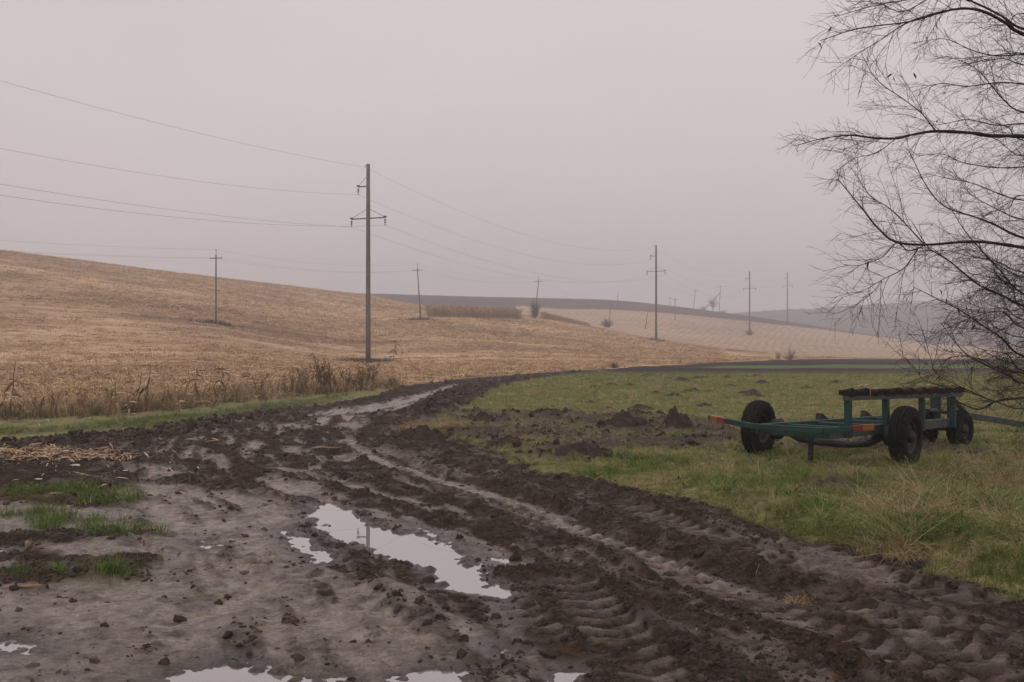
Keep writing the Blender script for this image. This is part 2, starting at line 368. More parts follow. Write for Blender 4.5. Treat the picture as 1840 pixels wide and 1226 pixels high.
def mat_ground():
    m, nt, b = newmat('wet_soil'); p = pos(nt)
    at_ = nd(nt, 'ShaderNodeAttribute', attribute_name='Col')
    f1 = mrange(nt, noise(nt, 11, 6, 0.72, p), 0.28, 0.72, 0.50, 1.50)
    f2 = mrange(nt, noise(nt, 60, 4, 0.75, p), 0.3, 0.7, 0.60, 1.40)
    f3 = mrange(nt, noise(nt, 26, 4, 0.7, mapping(nt, p, (0.45, 1.0, 1.0), (0, 0, 0.5))), 0.40, 0.47, 0.42, 1.0)     # crumbs and bits of rot
    ff = math2(nt, 'MULTIPLY', math2(nt, 'MULTIPLY', f1, f2), f3)
    cc = scalecol(nt, at_.outputs['Color'], ff)
    tint = nd(nt, 'ShaderNodeMix', data_type='RGBA', blend_type='MULTIPLY'); nt.links.new(mrange(nt, noise(nt, 5, 4, 0.6, p), 0.45, 0.7, 0, 0.8), tint.inputs[0])
    nt.links.new(cc, tint.inputs[6]); tint.inputs[7].default_value = (1.0, 0.92, 0.72, 1)
    nt.links.new(tint.outputs[2], b.inputs['Base Color'])
    w = at_.outputs['Alpha']
    wv = math2(nt, 'MULTIPLY', w, mrange(nt, noise(nt, 9, 4, 0.6, p), 0.3, 0.7, 0.55, 1.2))
    nt.links.new(mrange(nt, wv, 0, 1, 0.95, 0.27), b.inputs['Roughness'])
    nt.links.new(mrange(nt, wv, 0, 1, 0.12, 0.68), b.inputs['Specular IOR Level'])
    bump(nt, b, noise(nt, 38, 6, 0.72, p), 0.8, 0.022); return m
def mat_field(name, lo, mid, hi, rowrot, rowscale, bandscale, fine=2.2):
    """mown or ploughed land: litter, rows across the field and the passes of the machine"""
    m, nt, b = newmat(name); p = pos(nt)
    a = noise(nt, 1.0, 5, 0.75, mapping(nt, p, (fine, fine * 2.2, fine), (0, 0, rowrot)))
    r = noise(nt, 1.0, 3, 0.6, mapping(nt, p, (rowscale * 0.04, rowscale, 0.0), (0, 0, rowrot)))
    d = noise(nt, 1.0, 4, 0.6, mapping(nt, p, (bandscale * 0.12, bandscale, 0.0), (0, 0, rowrot)))
    big = noise(nt, 0.035, 3, 0.55, p)
    x = math2(nt, 'ADD', math2(nt, 'MULTIPLY', a, 0.38), math2(nt, 'MULTIPLY', r, 0.32))
    x = math2(nt, 'ADD', x, math2(nt, 'MULTIPLY', d, 0.38))
    x = math2(nt, 'ADD', x, mrange(nt, big, 0.3, 0.7, -0.15, 0.07))
    nt.links.new(ramp(nt, x, [(0.40, lo), (0.5, mid), (0.62, hi)]), b.inputs['Base Color'])
    b.inputs['Roughness'].default_value = 0.95; b.inputs['Specular IOR Level'].default_value = 0.1
    bump(nt, b, a, 0.6, 0.12); return m
def mat_rand(name, cols, rough=0.85, noise_s=None, spec=0.2, trans=False):
    """foliage and litter: colour differs from piece to piece"""
    m, nt, b = newmat(name); oi = nd(nt, 'ShaderNodeObjectInfo')
    n = len(cols); c = ramp(nt, oi.outputs['Random'], [(i / (n - 1), cols[i]) for i in range(n)])
    if noise_s:
        c = scalecol(nt, c, mrange(nt, noise(nt, noise_s, 4, 0.6, pos(nt)), 0.3, 0.7, 0.6, 1.35))
    nt.links.new(c, b.inputs['Base Color']); b.inputs['Roughness'].default_value = rough; b.inputs['Specular IOR Level'].default_value = spec
    return m
def mat_solid(name, c1, c2, scale=8, rough=0.7, spec=0.3, bumps=0.0, metal=0.0, obj=True, sharp=(0.35, 0.65)):
    m, nt, b = newmat(name)
    v = nd(nt, 'ShaderNodeTexCoord').outputs['Object'] if obj else pos(nt)
    x = noise(nt, scale, 6, 0.68, v)
    nt.links.new(ramp(nt, x, [(sharp[0], c1), (sharp[1], c2)]), b.inputs['Base Color'])
    b.inputs['Roughness'].default_value = rough; b.inputs['Specular IOR Level'].default_value = spec; b.inputs['Metallic'].default_value = metal
    if bumps: bump(nt, b, noise(nt, scale * 5, 4, 0.6, v), bumps, 0.01)
    return m

M = {}
M['soil'] = mat_ground()
M['stubble'] = mat_field('corn_stubble', (0.15, 0.093, 0.056), (0.345, 0.228, 0.132), (0.60, 0.43, 0.262), 0.10, 0.7, 0.13)
M['striped0'] = mat_field('row_stubble', (0.235, 0.185, 0.14), (0.34, 0.255, 0.175), (0.46, 0.345, 0.235), math.radians(-62), 0.75, 0.12, 1.2)
m, nt, b = newmat('row_stubble'); p = pos(nt)
sx_ = nd(nt, 'ShaderNodeSeparateXYZ'); nt.links.new(p, sx_.inputs[0])      # rows that bend gently round the slope
ex_ = math2(nt, 'POWER', 2.718282, math2(nt, 'MULTIPLY', math2(nt, 'SUBTRACT', sx_.outputs['Y'], 320.0), -0.0018))
wob_ = math2(nt, 'MULTIPLY', noise(nt, 0.02, 2, 0.5, p), 2.0)
ph_ = math2(nt, 'MULTIPLY', math2(nt, 'ADD', math2(nt, 'MULTIPLY', math2(nt, 'ADD', sx_.outputs['X'], 88.9), ex_), wob_), 2 * math.pi / 2.3)
sw_ = math2(nt, 'MULTIPLY', math2(nt, 'SINE', ph_, 0.0), mrange(nt, noise(nt, 0.05, 4, 0.65, p), 0.35, 0.65, 0.10, 0.9))
x_ = math2(nt, 'ADD', math2(nt, 'MULTIPLY', sw_, 0.06), noise(nt, 1.0, 5, 0.75, mapping(nt, p, (0.5, 0.9, 0.5), (0, 0, -1.2))))
x_ = math2(nt, 'ADD', x_, mrange(nt, noise(nt, 0.02, 3, 0.6, p), 0.3, 0.7, -0.05, 0.05))
nt.links.new(ramp(nt, x_, [(0.36, (0.20, 0.155, 0.115)), (0.5, (0.36, 0.265, 0.18)), (0.64, (0.54, 0.40, 0.27))]), b.inputs['Base Color'])
b.inputs['Roughness'].default_value = 0.95; b.inputs['Specular IOR Level'].default_value = 0.1; M['striped'] = m
M['plough'] = mat_field('ploughed_soil', (0.055, 0.044, 0.040), (0.072, 0.058, 0.052), (0.092, 0.075, 0.066), 0.2, 0.4, 0.05, 0.8)
M['strip_soil'] = mat_field('bare_strip_soil', (0.028, 0.021, 0.018), (0.040, 0.030, 0.026), (0.060, 0.046, 0.040), 0.0, 0.8, 0.2, 1.6)
M['wood_hill'] = mat_field('wooded_hill', (0.045, 0.045, 0.047), (0.06, 0.058, 0.058), (0.085, 0.08, 0.075), 0.2, 0.05, 0.02, 0.08)
M['strip_green'] = mat_field('young_wheat', (0.075, 0.115, 0.035), (0.095, 0.145, 0.045), (0.12, 0.165, 0.06), 0.0, 1.0, 0.3)
m, nt, b = newmat('muddy_water')
b.inputs['Base Color'].default_value = (0.20, 0.168, 0.155, 1); b.inputs['Roughness'].default_value = 0.015
b.inputs['IOR'].default_value = 1.33; b.inputs['Coat Weight'].default_value = 1.0; b.inputs['Coat Roughness'].default_value = 0.01; b.inputs['Coat IOR'].default_value = 2.8
bump(nt, b, noise(nt, 3.0, 2, 0.5, pos(nt)), 0.04, 0.01); M['water'] = m

# ------------------------------------------------------------------ near ground, finely shaped
NC_SIDE, NC_MID, NR = 50, 800, 680
pxs = np.concatenate([np.linspace(-620, -40, NC_SIDE, endpoint=False), np.linspace(-40, 1880, NC_MID, endpoint=False), np.linspace(1880, 2460, NC_SIDE + 1)])
lys = np.linspace(math.log(2.6), math.log(62), NR)
NC = len(pxs)
PXg, LYg = np.meshgrid(pxs, lys, indexing='ij')
GY = np.exp(LYg); GX = (PXg - 920) / F * GY
X = GX.ravel(); Y = GY.ravel()
wx = X + 0.16 * fbm(X * 1.1, Y * 1.1, 4, 3); wy = Y + (0.16 + 0.006 * Y) * fbm(X * 1.1 + 40, Y * 1.1, 4, 5)
sd_road = sdf(wx, wy, ROAD, 4)
sd_road = sd_road + ss(-1.5, -0.2, sd_road) * ss(1.5, 0.2, sd_road) * (0.42 * fbm(X * 1.6 + 3, Y * 1.6, 4, 15) + 0.14 * fbm(X * 7, Y * 7, 3, 16))
road = ss(-0.10, 0.10, sd_road)
sd_field = sdf(wx, wy, FIELD, 6); sd_field[(sd_field < -8)] = -8
field = ss(-0.1, 0.25, sd_field) * (1 - road)
f_mid = fbm(X * 2.3, Y * 2.3, 4, 21); f_lo = fbm(X * 0.35, Y * 0.35, 3, 31); f_hi = fbm(X * 9, Y * 9, 3, 41)
grey = np.zeros(X.shape)
for P in GREY_P:
    s_ = sdf(wx, wy, poly_world(P), 2)
    grey = np.maximum(grey, ss(-0.10, 0.14, s_ + 0.16 * f_mid))
for L, w, st in GREY_L:
    D, S, O = linedist(wx, wy, spline([g(*p) for p in L], 8))
    grey = np.maximum(grey, st * ss(w * 1.5, w * 0.5, D + 0.12 * f_mid + 0.05 * f_hi))
CEN = spline([g(*p) for p in [(760,702),(690,724),(610,752),(625,790),(720,835),(860,880),(1060,950),(1350,1060),(1700,1200),(1900,1290)]], 10)
Dc, Sc, Oc = linedist(X, Y, CEN, 6.5)
along = fbm(Sc * 0.55 + 3, Oc * 4.2 + 0.5 * f_lo, 4, 201); along2 = fbm(Sc * 1.1, Oc * 9.0, 3, 207); on_way = ss(4.6, 2.8, Dc) * road
streak = ss(0.10, 0.34, along + 0.30 * f_mid + 0.12 * f_hi)
grey = np.clip(grey * (1 - 0.75 * ss(0.02, 0.42, -along - 0.35 * f_mid) * on_way), 0, 1)
rightside = ss(-0.4, 0.8, -Oc if Oc[np.argmin((X - 5) ** 2 + (Y - 9) ** 2)] < 0 else Oc) * on_way + on_way * ss(-0.2, 1.2, X - 0.2 * (Y - 8)) * ss(16, 12, Y)
rightside = np.clip(rightside, 0, 1) * ss(26, 18, Y)
grey = grey * (1 - 0.45 * rightside)
grey = np.maximum(grey, 0.75 * streak * on_way * ss(30, 18, Y) * (1 - 0.45 * rightside))
grey = np.where(rightside > 0, grey * (1 - rightside * (1 - ss(0.18, 0.5, grey + 0.35 * f_hi + 0.2 * f_mid))), grey)
brk = ss(0.02, 0.36, fbm(X * 1.7 + 11, Y * 1.7, 5, 211) + 0.25 * f_hi)            # dark churned blotches in the smooth mud
grey = grey * (1 - 0.36 * brk * ss(24, 14, Y))
grey *= road
churn = road * (1 - grey)
dirt = np.zeros(X.shape)
for P in DIRT: dirt = np.maximum(dirt, ss(-0.5, 0.4, sdf(wx, wy, poly_world(P), 3) + 0.9 * f_mid + 0.35 * f_hi))
dirt *= 0.62 + 0.38 * ss(-0.25, 0.15, fbm(X * 0.9 + 5, Y * 0.9, 4, 33) + 0.25 * f_mid)
cl_ = ss(-0.15, 0.2, sdf(wx, wy, poly_world(CLODS), 3) + 0.3 * f_mid)
fard = ss(-0.4, 0.4, sdf(wx, wy, poly_world(FARD), 5) + 0.5 * f_mid)
farg = 0 * X
Z = terrain(X, Y)
# clods
w1, r1 = worley(X * 7.5, Y * 7.5, 2); w2, r2 = worley(X * 17, Y * 17, 6); w3, r3 = worley(X * 3.2, Y * 3.2, 9)
clod = np.clip(0.62 - w1, 0, 1) * r1 * 0.075 + np.clip(0.62 - w2, 0, 1) * r2 * 0.028 + np.clip(0.55 - w3, 0, 1) * (r3 > 0.6) * 0.07
ridg = 1 - np.abs(fbm(X * 4.5, Y * 4.5, 4, 61)) * 2.4
far_gain = 1 + ss(14, 34, Y) * 0.9
rough_ = ss(-0.25, 0.35, fbm(X * 0.8, Y * 0.8, 3, 77))
lump = clod * (0.45 + 0.85 * rough_) + 0.030 * f_mid + 0.010 * ridg + 0.012 * f_hi
Z = Z - 0.05 * road + 0.045 * f_lo * (1 - field) * ss(60, 30, Y)
Zs = Z.copy()
Z += churn * (lump * far_gain + 0.008)
Z += on_way * (-0.040 * along - 0.014 * along2) * ss(34, 20, Y)
Z += grey * (0.014 * f_mid + 0.005 * f_hi + 0.007 * fbm(X * 6 + Y * 2, Y * 7, 3, 52) + clod * 0.30 * rough_ + 0.004 * fbm(X * 21, Y * 21, 3, 58) + 0.02 * ss(0.1, 0.5, fbm(X * 3.1, Y * 3.1, 3, 59)))
ridge_m = np.zeros(X.shape)
# berms pushed up beside the wheels
for L, w, dep in RUT:
    D, S, O = linedist(X + 0.08 * f_mid, Y + 0.08 * f_mid, spline([g(*p) for p in L], 8), 1.5)
    Z += road * (-dep * np.exp(-(D / w) ** 2) + dep * 0.9 * np.exp(-((D - w * 1.7) / (w * 0.45)) ** 2) * (0.6 + f_mid))
for L, w, hh in RIDGE:
    D, S, O = linedist(X + 0.12 * f_mid, Y + 0.12 * f_mid, spline([g(*p) for p in L], 8), 1.2)
    k_ = ss(w, 0, D) * np.clip(0.55 + 1.2 * fbm(X * 2.1 + 4, Y * 2.1, 3, 87), 0, 1.4) * ss(1.3, 0.9, grey * 0 + road * 0)
    Z += road * k_ * (hh + clod * 0.9 + 0.02 * f_hi); ridge_m = np.maximum(ridge_m, k_ * road)
tread_m = np.zeros(X.shape)
for L, w, st in TREAD:
    D, S, O = linedist(X + 0.03 * f_mid, Y + 0.03 * f_mid, spline([g(*p) for p in L], 8), 1.0)
    ins = ss(w * 1.15, w * 0.85, D) * st * ss(-0.30, 0.0, fbm(X * 1.1 + 9, Y * 1.1, 2, 91) + 0.12)
    ph = (S / 0.21 + np.abs(O) / w * 0.55) % 1.0
    lug = ss(0.12, 0.26, ph) * ss(0.78, 0.62, ph)
    Z = Z + (Zs - 0.012 - Z) * ins * 0.85 + 0.006 * ins * f_hi
    Z = Z - ins * 0.02 + ins * lug * 0.055
    Z += np.exp(-((D - w * 1.35) / (w * 0.3)) ** 2) * 0.03 * st * road * (0.7 + f_mid)
    tread_m = np.maximum(tread_m, ins * lug)
# meadow, banks and heaps
bank = ss(0.0, 0.55, -sd_road) * (1 - road) * ss(13.5, 9.0, Y) * ss(0.5, 2.0, X)
Z += bank * (0.15 + 0.06 * f_mid)
meadow = (1 - road) * (1 - field)
Z += meadow * (0.03 * f_mid + 0.012 * f_hi)
Z += dirt * meadow * (clod * 1.5 + 0.07 * np.clip(f_mid + 0.25, 0, 1) + 0.03 * ridg)
Z += cl_ * (clod * 2.0 + 0.12 * ss(-0.2, 0.4, f_mid) + 0.05) * (0.35 + 0.65 * ss(48, 26, Y))
Z += fard * (0.05 * f_mid + clod * 1.2)
left_verge = ss(0.9, 0.1, np.abs(sd_road + 0.15)) * ss(-0.16, -0.24, X / Y) * ss(12.5, 14, Y) * ss(41, 38, Y)
Z += left_verge * (clod * 1.6 + 0.07 * np.clip(f_mid, 0, 1))
# standing water
pud = np.full(X.shape, -9.0); ero = 0.018 + 0.05 * np.clip(f_mid, -0.5, 1)
for P in PUD: pud = np.maximum(pud, sdf(X + 0.09 * f_mid + 0.08 * f_hi, Y + 0.12 * f_mid + 0.08 * f_hi, poly_world(P, ZW), 2))
pud = np.where(pud > -8, pud - ero, pud)
near = pud > -1.2
shore = ZW - np.clip(pud, -1.2, 0.5) * 0.30
Z = np.where(near, np.where(pud > 0, np.minimum(Z, shore + 0.012 * f_hi + 0.9 * clod * (pud < 0.22)), np.maximum(np.minimum(Z, ZW + 0.008 + np.clip(-pud, 0, 1.2) * 0.11 + 0.022 * f_hi + 0.3 * clod + 0.06 * ss(0.05, 0.5, -pud) * (f_mid + 0.3)), ZW + 0.004 + np.clip(-pud, 0, 0.3) * 0.05 + 0.016 * f_hi)), np.maximum(Z, ZW + 0.02))
Zg = Z.reshape(NC, NR)
wet_edge = ss(-0.22, 0.0, pud)
# colours of the soils and turf themselves
def C3(*c): return np.array(c)
def mixc(A, B, t): return A + (B - A) * t[:, None]
n1 = ss(-0.4, 0.4, f_lo); n2 = ss(-0.35, 0.35, f_mid); n3 = ss(-0.4, 0.4, f_hi)
base = np.empty((len(X), 3)); base[:] = C3(0.185, 0.190, 0.068)
base = mixc(base, C3(0.26, 0.205, 0.10), n1 * 0.8 * n2)
base = mixc(base, C3(0.055, 0.047, 0.028), ss(0.15, 0.45, fbm(X * 3.2, Y * 1.6, 4, 101)) * 0.8)
base = mixc(base, C3(0.066, 0.049, 0.037), dirt * 0.95)
stub_c = np.empty_like(base); stub_c[:] = C3(0.33, 0.225, 0.14); stub_c = mixc(stub_c, C3(0.24, 0.16, 0.10), n2)
base = mixc(base, stub_c, field)
mud = np.empty_like(base); mud[:] = C3(0.050, 0.033, 0.0225)
mud = mixc(mud, C3(0.072, 0.049, 0.034), n1 * n2); mud = mixc(mud, C3(0.024, 0.018, 0.015), ss(0.45, 0.75, n3) * 0.7)
gm = np.empty_like(base); gm[:] = C3(0.250, 0.203, 0.172)
gm = mixc(gm, C3(0.155, 0.120, 0.098), n2 * 0.9); gm = mixc(gm, C3(0.068, 0.049, 0.038), ss(0.05, 0.38, fbm(X * 5 + 3, Y * 6, 5, 111)) * 0.75)
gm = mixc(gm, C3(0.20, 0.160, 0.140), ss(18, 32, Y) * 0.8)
roadc = mixc(mud, gm, np.clip(grey + 0.28 * tread_m - 0.55 * ridge_m * (0.5 + n3), 0, 1))
roadc = mixc(roadc, C3(0.040, 0.030, 0.024), wet_edge * 0.75)
base = mixc(base, roadc, road)
base = mixc(base, C3(0.060, 0.044, 0.038), cl_ * 0.95)
base = mixc(base, C3(0.042, 0.032, 0.027), fard * 0.95)
base = mixc(base, C3(0.050, 0.040, 0.030), left_verge * 0.9 * (1 - grey) * (1 - field))
leftgrass = np.zeros(X.shape)
for k_, P in enumerate(GRASSL): leftgrass = np.maximum(leftgrass, ss(-0.1, 0.25, sdf(wx, wy, poly_world(P), 2) + (0.10 if k_ < 4 else -0.22) + 0.5 * f_mid + 0.25 * f_hi))
base = mixc(base, C3(0.085, 0.085, 0.034), leftgrass * 0.6)
wet = road * (0.55 * churn * ss(0.0, 0.4, fbm(X * 2.7 + 6, Y * 2.7, 4, 221)) + 0.95 * grey) + 0.2 * meadow
wet = np.clip(wet + 0.9 * wet_edge + 0.3 * tread_m, 0, 1)
CC = np.concatenate([base, wet[:, None]], 1)
ii, jj = np.meshgrid(np.arange(NC - 1), np.arange(NR - 1), indexing='ij')
q = np.stack([ii * NR + jj, (ii + 1) * NR + jj, (ii + 1) * NR + jj + 1, ii * NR + jj + 1], -1).reshape(-1, 4)
cls = np.where(road > 0.5, 0, np.where(field > 0.5, 1, 2))[q[:, 0]]
V3 = np.stack([X, Y, Z], 1)
def submesh(name, sel, mat, extra=None):
    fq = q[sel]; u, inv = np.unique(fq, return_inverse=True)
    me = np_mesh(name, V3[u], inv.reshape(-1, 4)); add_col(me, CC[u])
    o = link(name, me, mat); return tag(o, kind='structure')
submesh('muddy_road', cls == 0, M['soil']); submesh('stubble_ground', cls == 1, M['soil']); submesh('meadow', cls == 2, M['soil'])
def gz(x, y):
    """height of the finished ground at one point or at arrays of points"""
    x = np.asarray(x, float); y = np.asarray(y, float); px = 920 + F * x / y
    a = np.clip(np.interp(px, pxs, np.arange(NC)), 0, NC - 1.001); b_ = np.clip((np.log(y) - lys[0]) / (lys[1] - lys[0]), 0, NR - 1.001)
    i = a.astype(int); j = b_.astype(int); u = a - i; v = b_ - j
    z = (Zg[i, j] * (1 - u) + Zg[i + 1, j] * u) * (1 - v) + (Zg[i, j + 1] * (1 - u) + Zg[i + 1, j + 1] * u) * v
    return np.where(y < 61.8, z, terrain(x, y))
def sample(field_, x, y):
    A = field_.reshape(NC, NR); px = 920 + F * x / y
    i = np.clip(np.round(np.interp(px, pxs, np.arange(NC))).astype(int), 0, NC - 1); j = np.clip(np.round((np.log(y) - lys[0]) / (lys[1] - lys[0])).astype(int), 0, NR - 1)
    return A[i, j]
# puddles
for k, P in enumerate(PUD):
    W = poly_world(P, ZW); c = W.mean(0); n_ = len(W)
    E = []
    for a in range(n_):
        t = W[(a + 1) % n_] - W[a - 1]; nrm = np.array([t[1], -t[0]]) / (np.linalg.norm(t) + 1e-9)
        area = sum(W[i][0] * W[(i + 1) % n_][1] - W[(i + 1) % n_][0] * W[i][1] for i in range(n_))
        E.append(W[a] + nrm * (0.13 if area > 0 else -0.13))
    me = bpy.data.meshes.new('puddle'); me.from_pydata([(p[0], p[1], ZW + 0.0005 * k) for p in E], [], [tuple(range(n_))])
    bm = bmesh.new(); bm.from_mesh(me); bmesh.ops.triangulate(bm, faces=bm.faces); bmesh.ops.recalc_face_normals(bm, faces=bm.faces)
    if bm.faces[:][0].normal.z < 0: bmesh.ops.reverse_faces(bm, faces=bm.faces)
    bm.to_mesh(me); bm.free()
    tag(link('puddle', me, M['water']), kind='structure')

# ------------------------------------------------------------------ far fields and hills
FC, FR = 640, 400
fpx = np.linspace(-900, 2760, FC); fly = np.linspace(math.log(61.6), math.log(1690), FR)
PXf, LYf = np.meshgrid(fpx, fly, indexing='ij'); YF = np.exp(LYf).ravel(); XF = (PXf.ravel() - 920) / F * YF
ZF = terrain(XF, YF)
fade = ss(62, 72, YF)
ZF += fade * (0.10 * fbm(XF * 0.25, YF * 0.25, 3, 141)) * ss(900, 400, YF)
ZF += ss(600, 700, YF) * (3.0 * fbm(XF * 0.08, YF * 0.08, 4, 151) + 1.5 * fbm(XF * 0.4, YF * 0.4, 2, 152))   # tree tops of the far wood
ZF[YF < 62.2] -= 0.03
PXw = PXf.ravel() + 9 * fbm(XF * 0.06, YF * 0.06, 3, 161); YW = YF * (1 + 0.012 * fbm(XF * 0.05 + 7, YF * 0.05, 3, 171))
wXF = XF + 1.0 * fbm(XF * 0.2, YF * 0.2, 3, 181)
inF = sdf(wXF, YF, FIELD, 400) > 0
flatpy = HZ + CAMZ * F / YW
# where the nearer stubble ends and the field with diagonal rows begins, and where the bare plough land begins
b1 = np.interp(PXw, [600, 720, 860, 935, 1000, 1097, 1180, 1260, 1347, 1420, 1500, 1700], [300, 300, 300, 290, 275, 262, 225, 200, 180, 160, 145, 135])
b2 = np.interp(PXw, [600, 700, 860, 935, 1000, 1347, 1500, 1660, 1760], [300, 300, 300, 400, 381, 382, 400, 430, 470])
cl = np.full(XF.shape, 5)                                        # meadow
right = ~inF
cl[:] = 4
cl[inF | (YW > 135)] = 0                                          # stubble
cl[(YW > b1) & (PXw > 600)] = 1                                   # striped
cl[(YW > b2) & (PXw > 560)] = 2                                   # plough
cl[(YW > 540)] = 3                                                # far hill
rr_ = (~inF) & (YW <= 135)
cl[rr_] = 4
def infar(P): return sdf(wXF, YW, poly_world(P), 60) > 0
cl[rr_ & (YW < 60)] = 5
cl[rr_ & infar(FARG)] = 5
cl[rr_ & (YW > 118) & (PXw > 1500)] = 5
ii, jj = np.meshgrid(np.arange(FC - 1), np.arange(FR - 1), indexing='ij')
qf = np.stack([ii * FR + jj, (ii + 1) * FR + jj, (ii + 1) * FR + jj + 1, ii * FR + jj + 1], -1).reshape(-1, 4)
VF = np.stack([XF, YF, ZF], 1); cq = cl[qf[:, 0]]
for k, nm, mt in ((0, 'stubble_field', 'stubble'), (1, 'striped_field', 'striped'), (2, 'ploughed_hill', 'plough'), (3, 'distant_hill', 'wood_hill'), (4, 'ploughed_strip', 'strip_soil'), (5, 'wheat_strip', 'strip_green')):
    fq = qf[cq == k]
    if len(fq) == 0: continue
    u, inv = np.unique(fq, return_inverse=True)
    tag(link(nm, np_mesh(nm, VF[u], inv.reshape(-1, 4)), M[mt]), kind='structure')
# the rest of the land round about, out of the picture
gs = np.concatenate([np.linspace(-1690, -100, 40), np.linspace(-90, 90, 19), np.linspace(100, 1690, 40)])
ax, ay = np.meshgrid(gs, gs, indexing='ij'); ax = ax.ravel(); ay = ay.ravel()
azz = np.where(ay > 1, terrain(ax, np.maximum(ay, 1)), 0) - 0.6 - ss(60, 400, ay) * 4.5
n = len(gs); ii, jj = np.meshgrid(np.arange(n - 1), np.arange(n - 1), indexing='ij')
qa = np.stack([ii * n + jj, (ii + 1) * n + jj, (ii + 1) * n + jj + 1, ii * n + jj + 1], -1).reshape(-1, 4)
me = np_mesh('ground', np.stack([ax, ay, azz], 1), qa); add_col(me, np.tile([0.075, 0.07, 0.035, 0.2], (len(ax), 1)))
tag(link('ground', me, M['soil']), kind='structure')
# ------------------------------------------------------------------ haze in the air
mb = MB(); mb.beam((0, -1750, 55.0), (0, 1750, 55.0), 3500, 130.0)
hz = link('haze', mb.mesh('haze')); tag(hz, kind='stuff')
hm = bpy.data.materials.new('haze'); hm.use_nodes = True; hn = hm.node_tree; hn.nodes.clear()
ho = hn.nodes.new('ShaderNodeOutputMaterial'); hv = hn.nodes.new('ShaderNodeVolumePrincipled')
hv.inputs['Density'].default_value = 0.00130; hv.inputs['Color'].default_value = (0.94, 0.92, 0.95, 1); hv.inputs['Anisotropy'].default_value = 0.0
hn.links.new(hv.outputs[0], ho.inputs['Volume']); hz.data.materials.append(hm)

# ------------------------------------------------------------------ scattering of what nobody could count
def src(name, mb_list, mats):
    """a store of small shapes to scatter, kept out of the scene itself"""
    c = bpy.data.collections.new(name)
    for k, (b_, mt) in enumerate(zip(mb_list, mats)):
        o = bpy.data.objects.new('%s_%02d' % (name, k), b_.mesh(name)); o.data.materials.append(mt); c.objects.link(o)
    return c
def scatter(name, x, y, z, coll, scale, tilt=0.25, parent=None, flat=False, label=None):
    n = len(x); me = bpy.data.meshes.new(name); me.vertices.add(n)
    me.vertices.foreach_set('co', np.stack([x, y, z], 1).astype(np.float32).ravel())
    rot = np.stack([RNG.normal(0, tilt, n), RNG.normal(0, tilt, n), RNG.random(n) * 6.283], 1)
    a = me.attributes.new('rot', 'FLOAT_VECTOR', 'POINT'); a.data.foreach_set('vector', rot.astype(np.float32).ravel())
    a = me.attributes.new('scl', 'FLOAT', 'POINT'); a.data.foreach_set('value', np.asarray(scale, np.float32))
    a = me.attributes.new('pick', 'INT', 'POINT'); a.data.foreach_set('value', RNG.integers(0, len(coll.objects), n).astype(np.int32))
    o = bpy.data.objects.new(name, me); COL.objects.link(o); tag(o, label=label, kind='stuff')
    if parent: o.parent = parent
    nt = bpy.data.node_groups.new(name, 'GeometryNodeTree')
    nt.interface.new_socket('Geometry', in_out='INPUT', socket_type='NodeSocketGeometry'); nt.interface.new_socket('Geometry', in_out='OUTPUT', socket_type='NodeSocketGeometry')
    N = nt.nodes; gi = N.new('NodeGroupInput'); go = N.new('NodeGroupOutput'); mp = N.new('GeometryNodeMeshToPoints'); ip = N.new('GeometryNodeInstanceOnPoints')
    ci = N.new('GeometryNodeCollectionInfo'); ci.inputs[0].default_value = coll; ci.inputs[1].default_value = True; ci.inputs[2].default_value = True
    def att(nm, ty):
        q_ = N.new('GeometryNodeInputNamedAttribute'); q_.data_type = ty; q_.inputs[0].default_value = nm; return q_.outputs[0]
    L = nt.links; L.new(gi.outputs[0], mp.inputs[0]); L.new(mp.outputs[0], ip.inputs['Points']); L.new(ci.outputs[0], ip.inputs['Instance'])
    ip.inputs['Pick Instance'].default_value = True
    L.new(att('pick', 'INT'), ip.inputs['Instance Index']); e2r = N.new('FunctionNodeEulerToRotation'); L.new(att('rot', 'FLOAT_VECTOR'), e2r.inputs[0])
    L.new(e2r.outputs[0], ip.inputs['Rotation']); L.new(att('scl', 'FLOAT'), ip.inputs['Scale']); L.new(ip.outputs[0], go.inputs[0])
    md = o.modifiers.new('scatter', 'NODES'); md.node_group = nt; return o
def tuft(nb, h, spread, lean, w, seg=2, flat=0.0, hv_=0.4):
    m_ = MB()
    for k in range(nb):
        a = random.random() * 6.283; r = spread * math.sqrt(random.random()); hh = h * (1 - hv_ + 2 * hv_ * random.random())
        d = Vector((math.cos(a), math.sin(a), 0)); d = Vector((math.cos(a + random.gauss(0, .8)), math.sin(a + random.gauss(0, .8)), 0))
        p = Vector((math.cos(a) * r, math.sin(a) * r, -0.01)); ln = lean * (0.4 + random.random()); P = []; W = []
        for s_ in range(seg + 1):
            t = s_ / seg; P.append(p + d * hh * ln * t * t + Vector((0, 0, hh * (t - flat * t * t)))); W.append(w * (1 - 0.85 * t))
        m_.strip(P, W, (-d.y + random.gauss(0, .3), d.x, 0))
    return m_
def fan_points(n, pa, pb, ya, yb, power=1.0):
    """random points over the ground between two bearings and two distances"""
    u = RNG.random(n); px = pa + (pb - pa) * RNG.random(n)
    y = (ya ** power + (yb ** power - ya ** power) * u) ** (1 / power); return (px - 920) / F * y, y

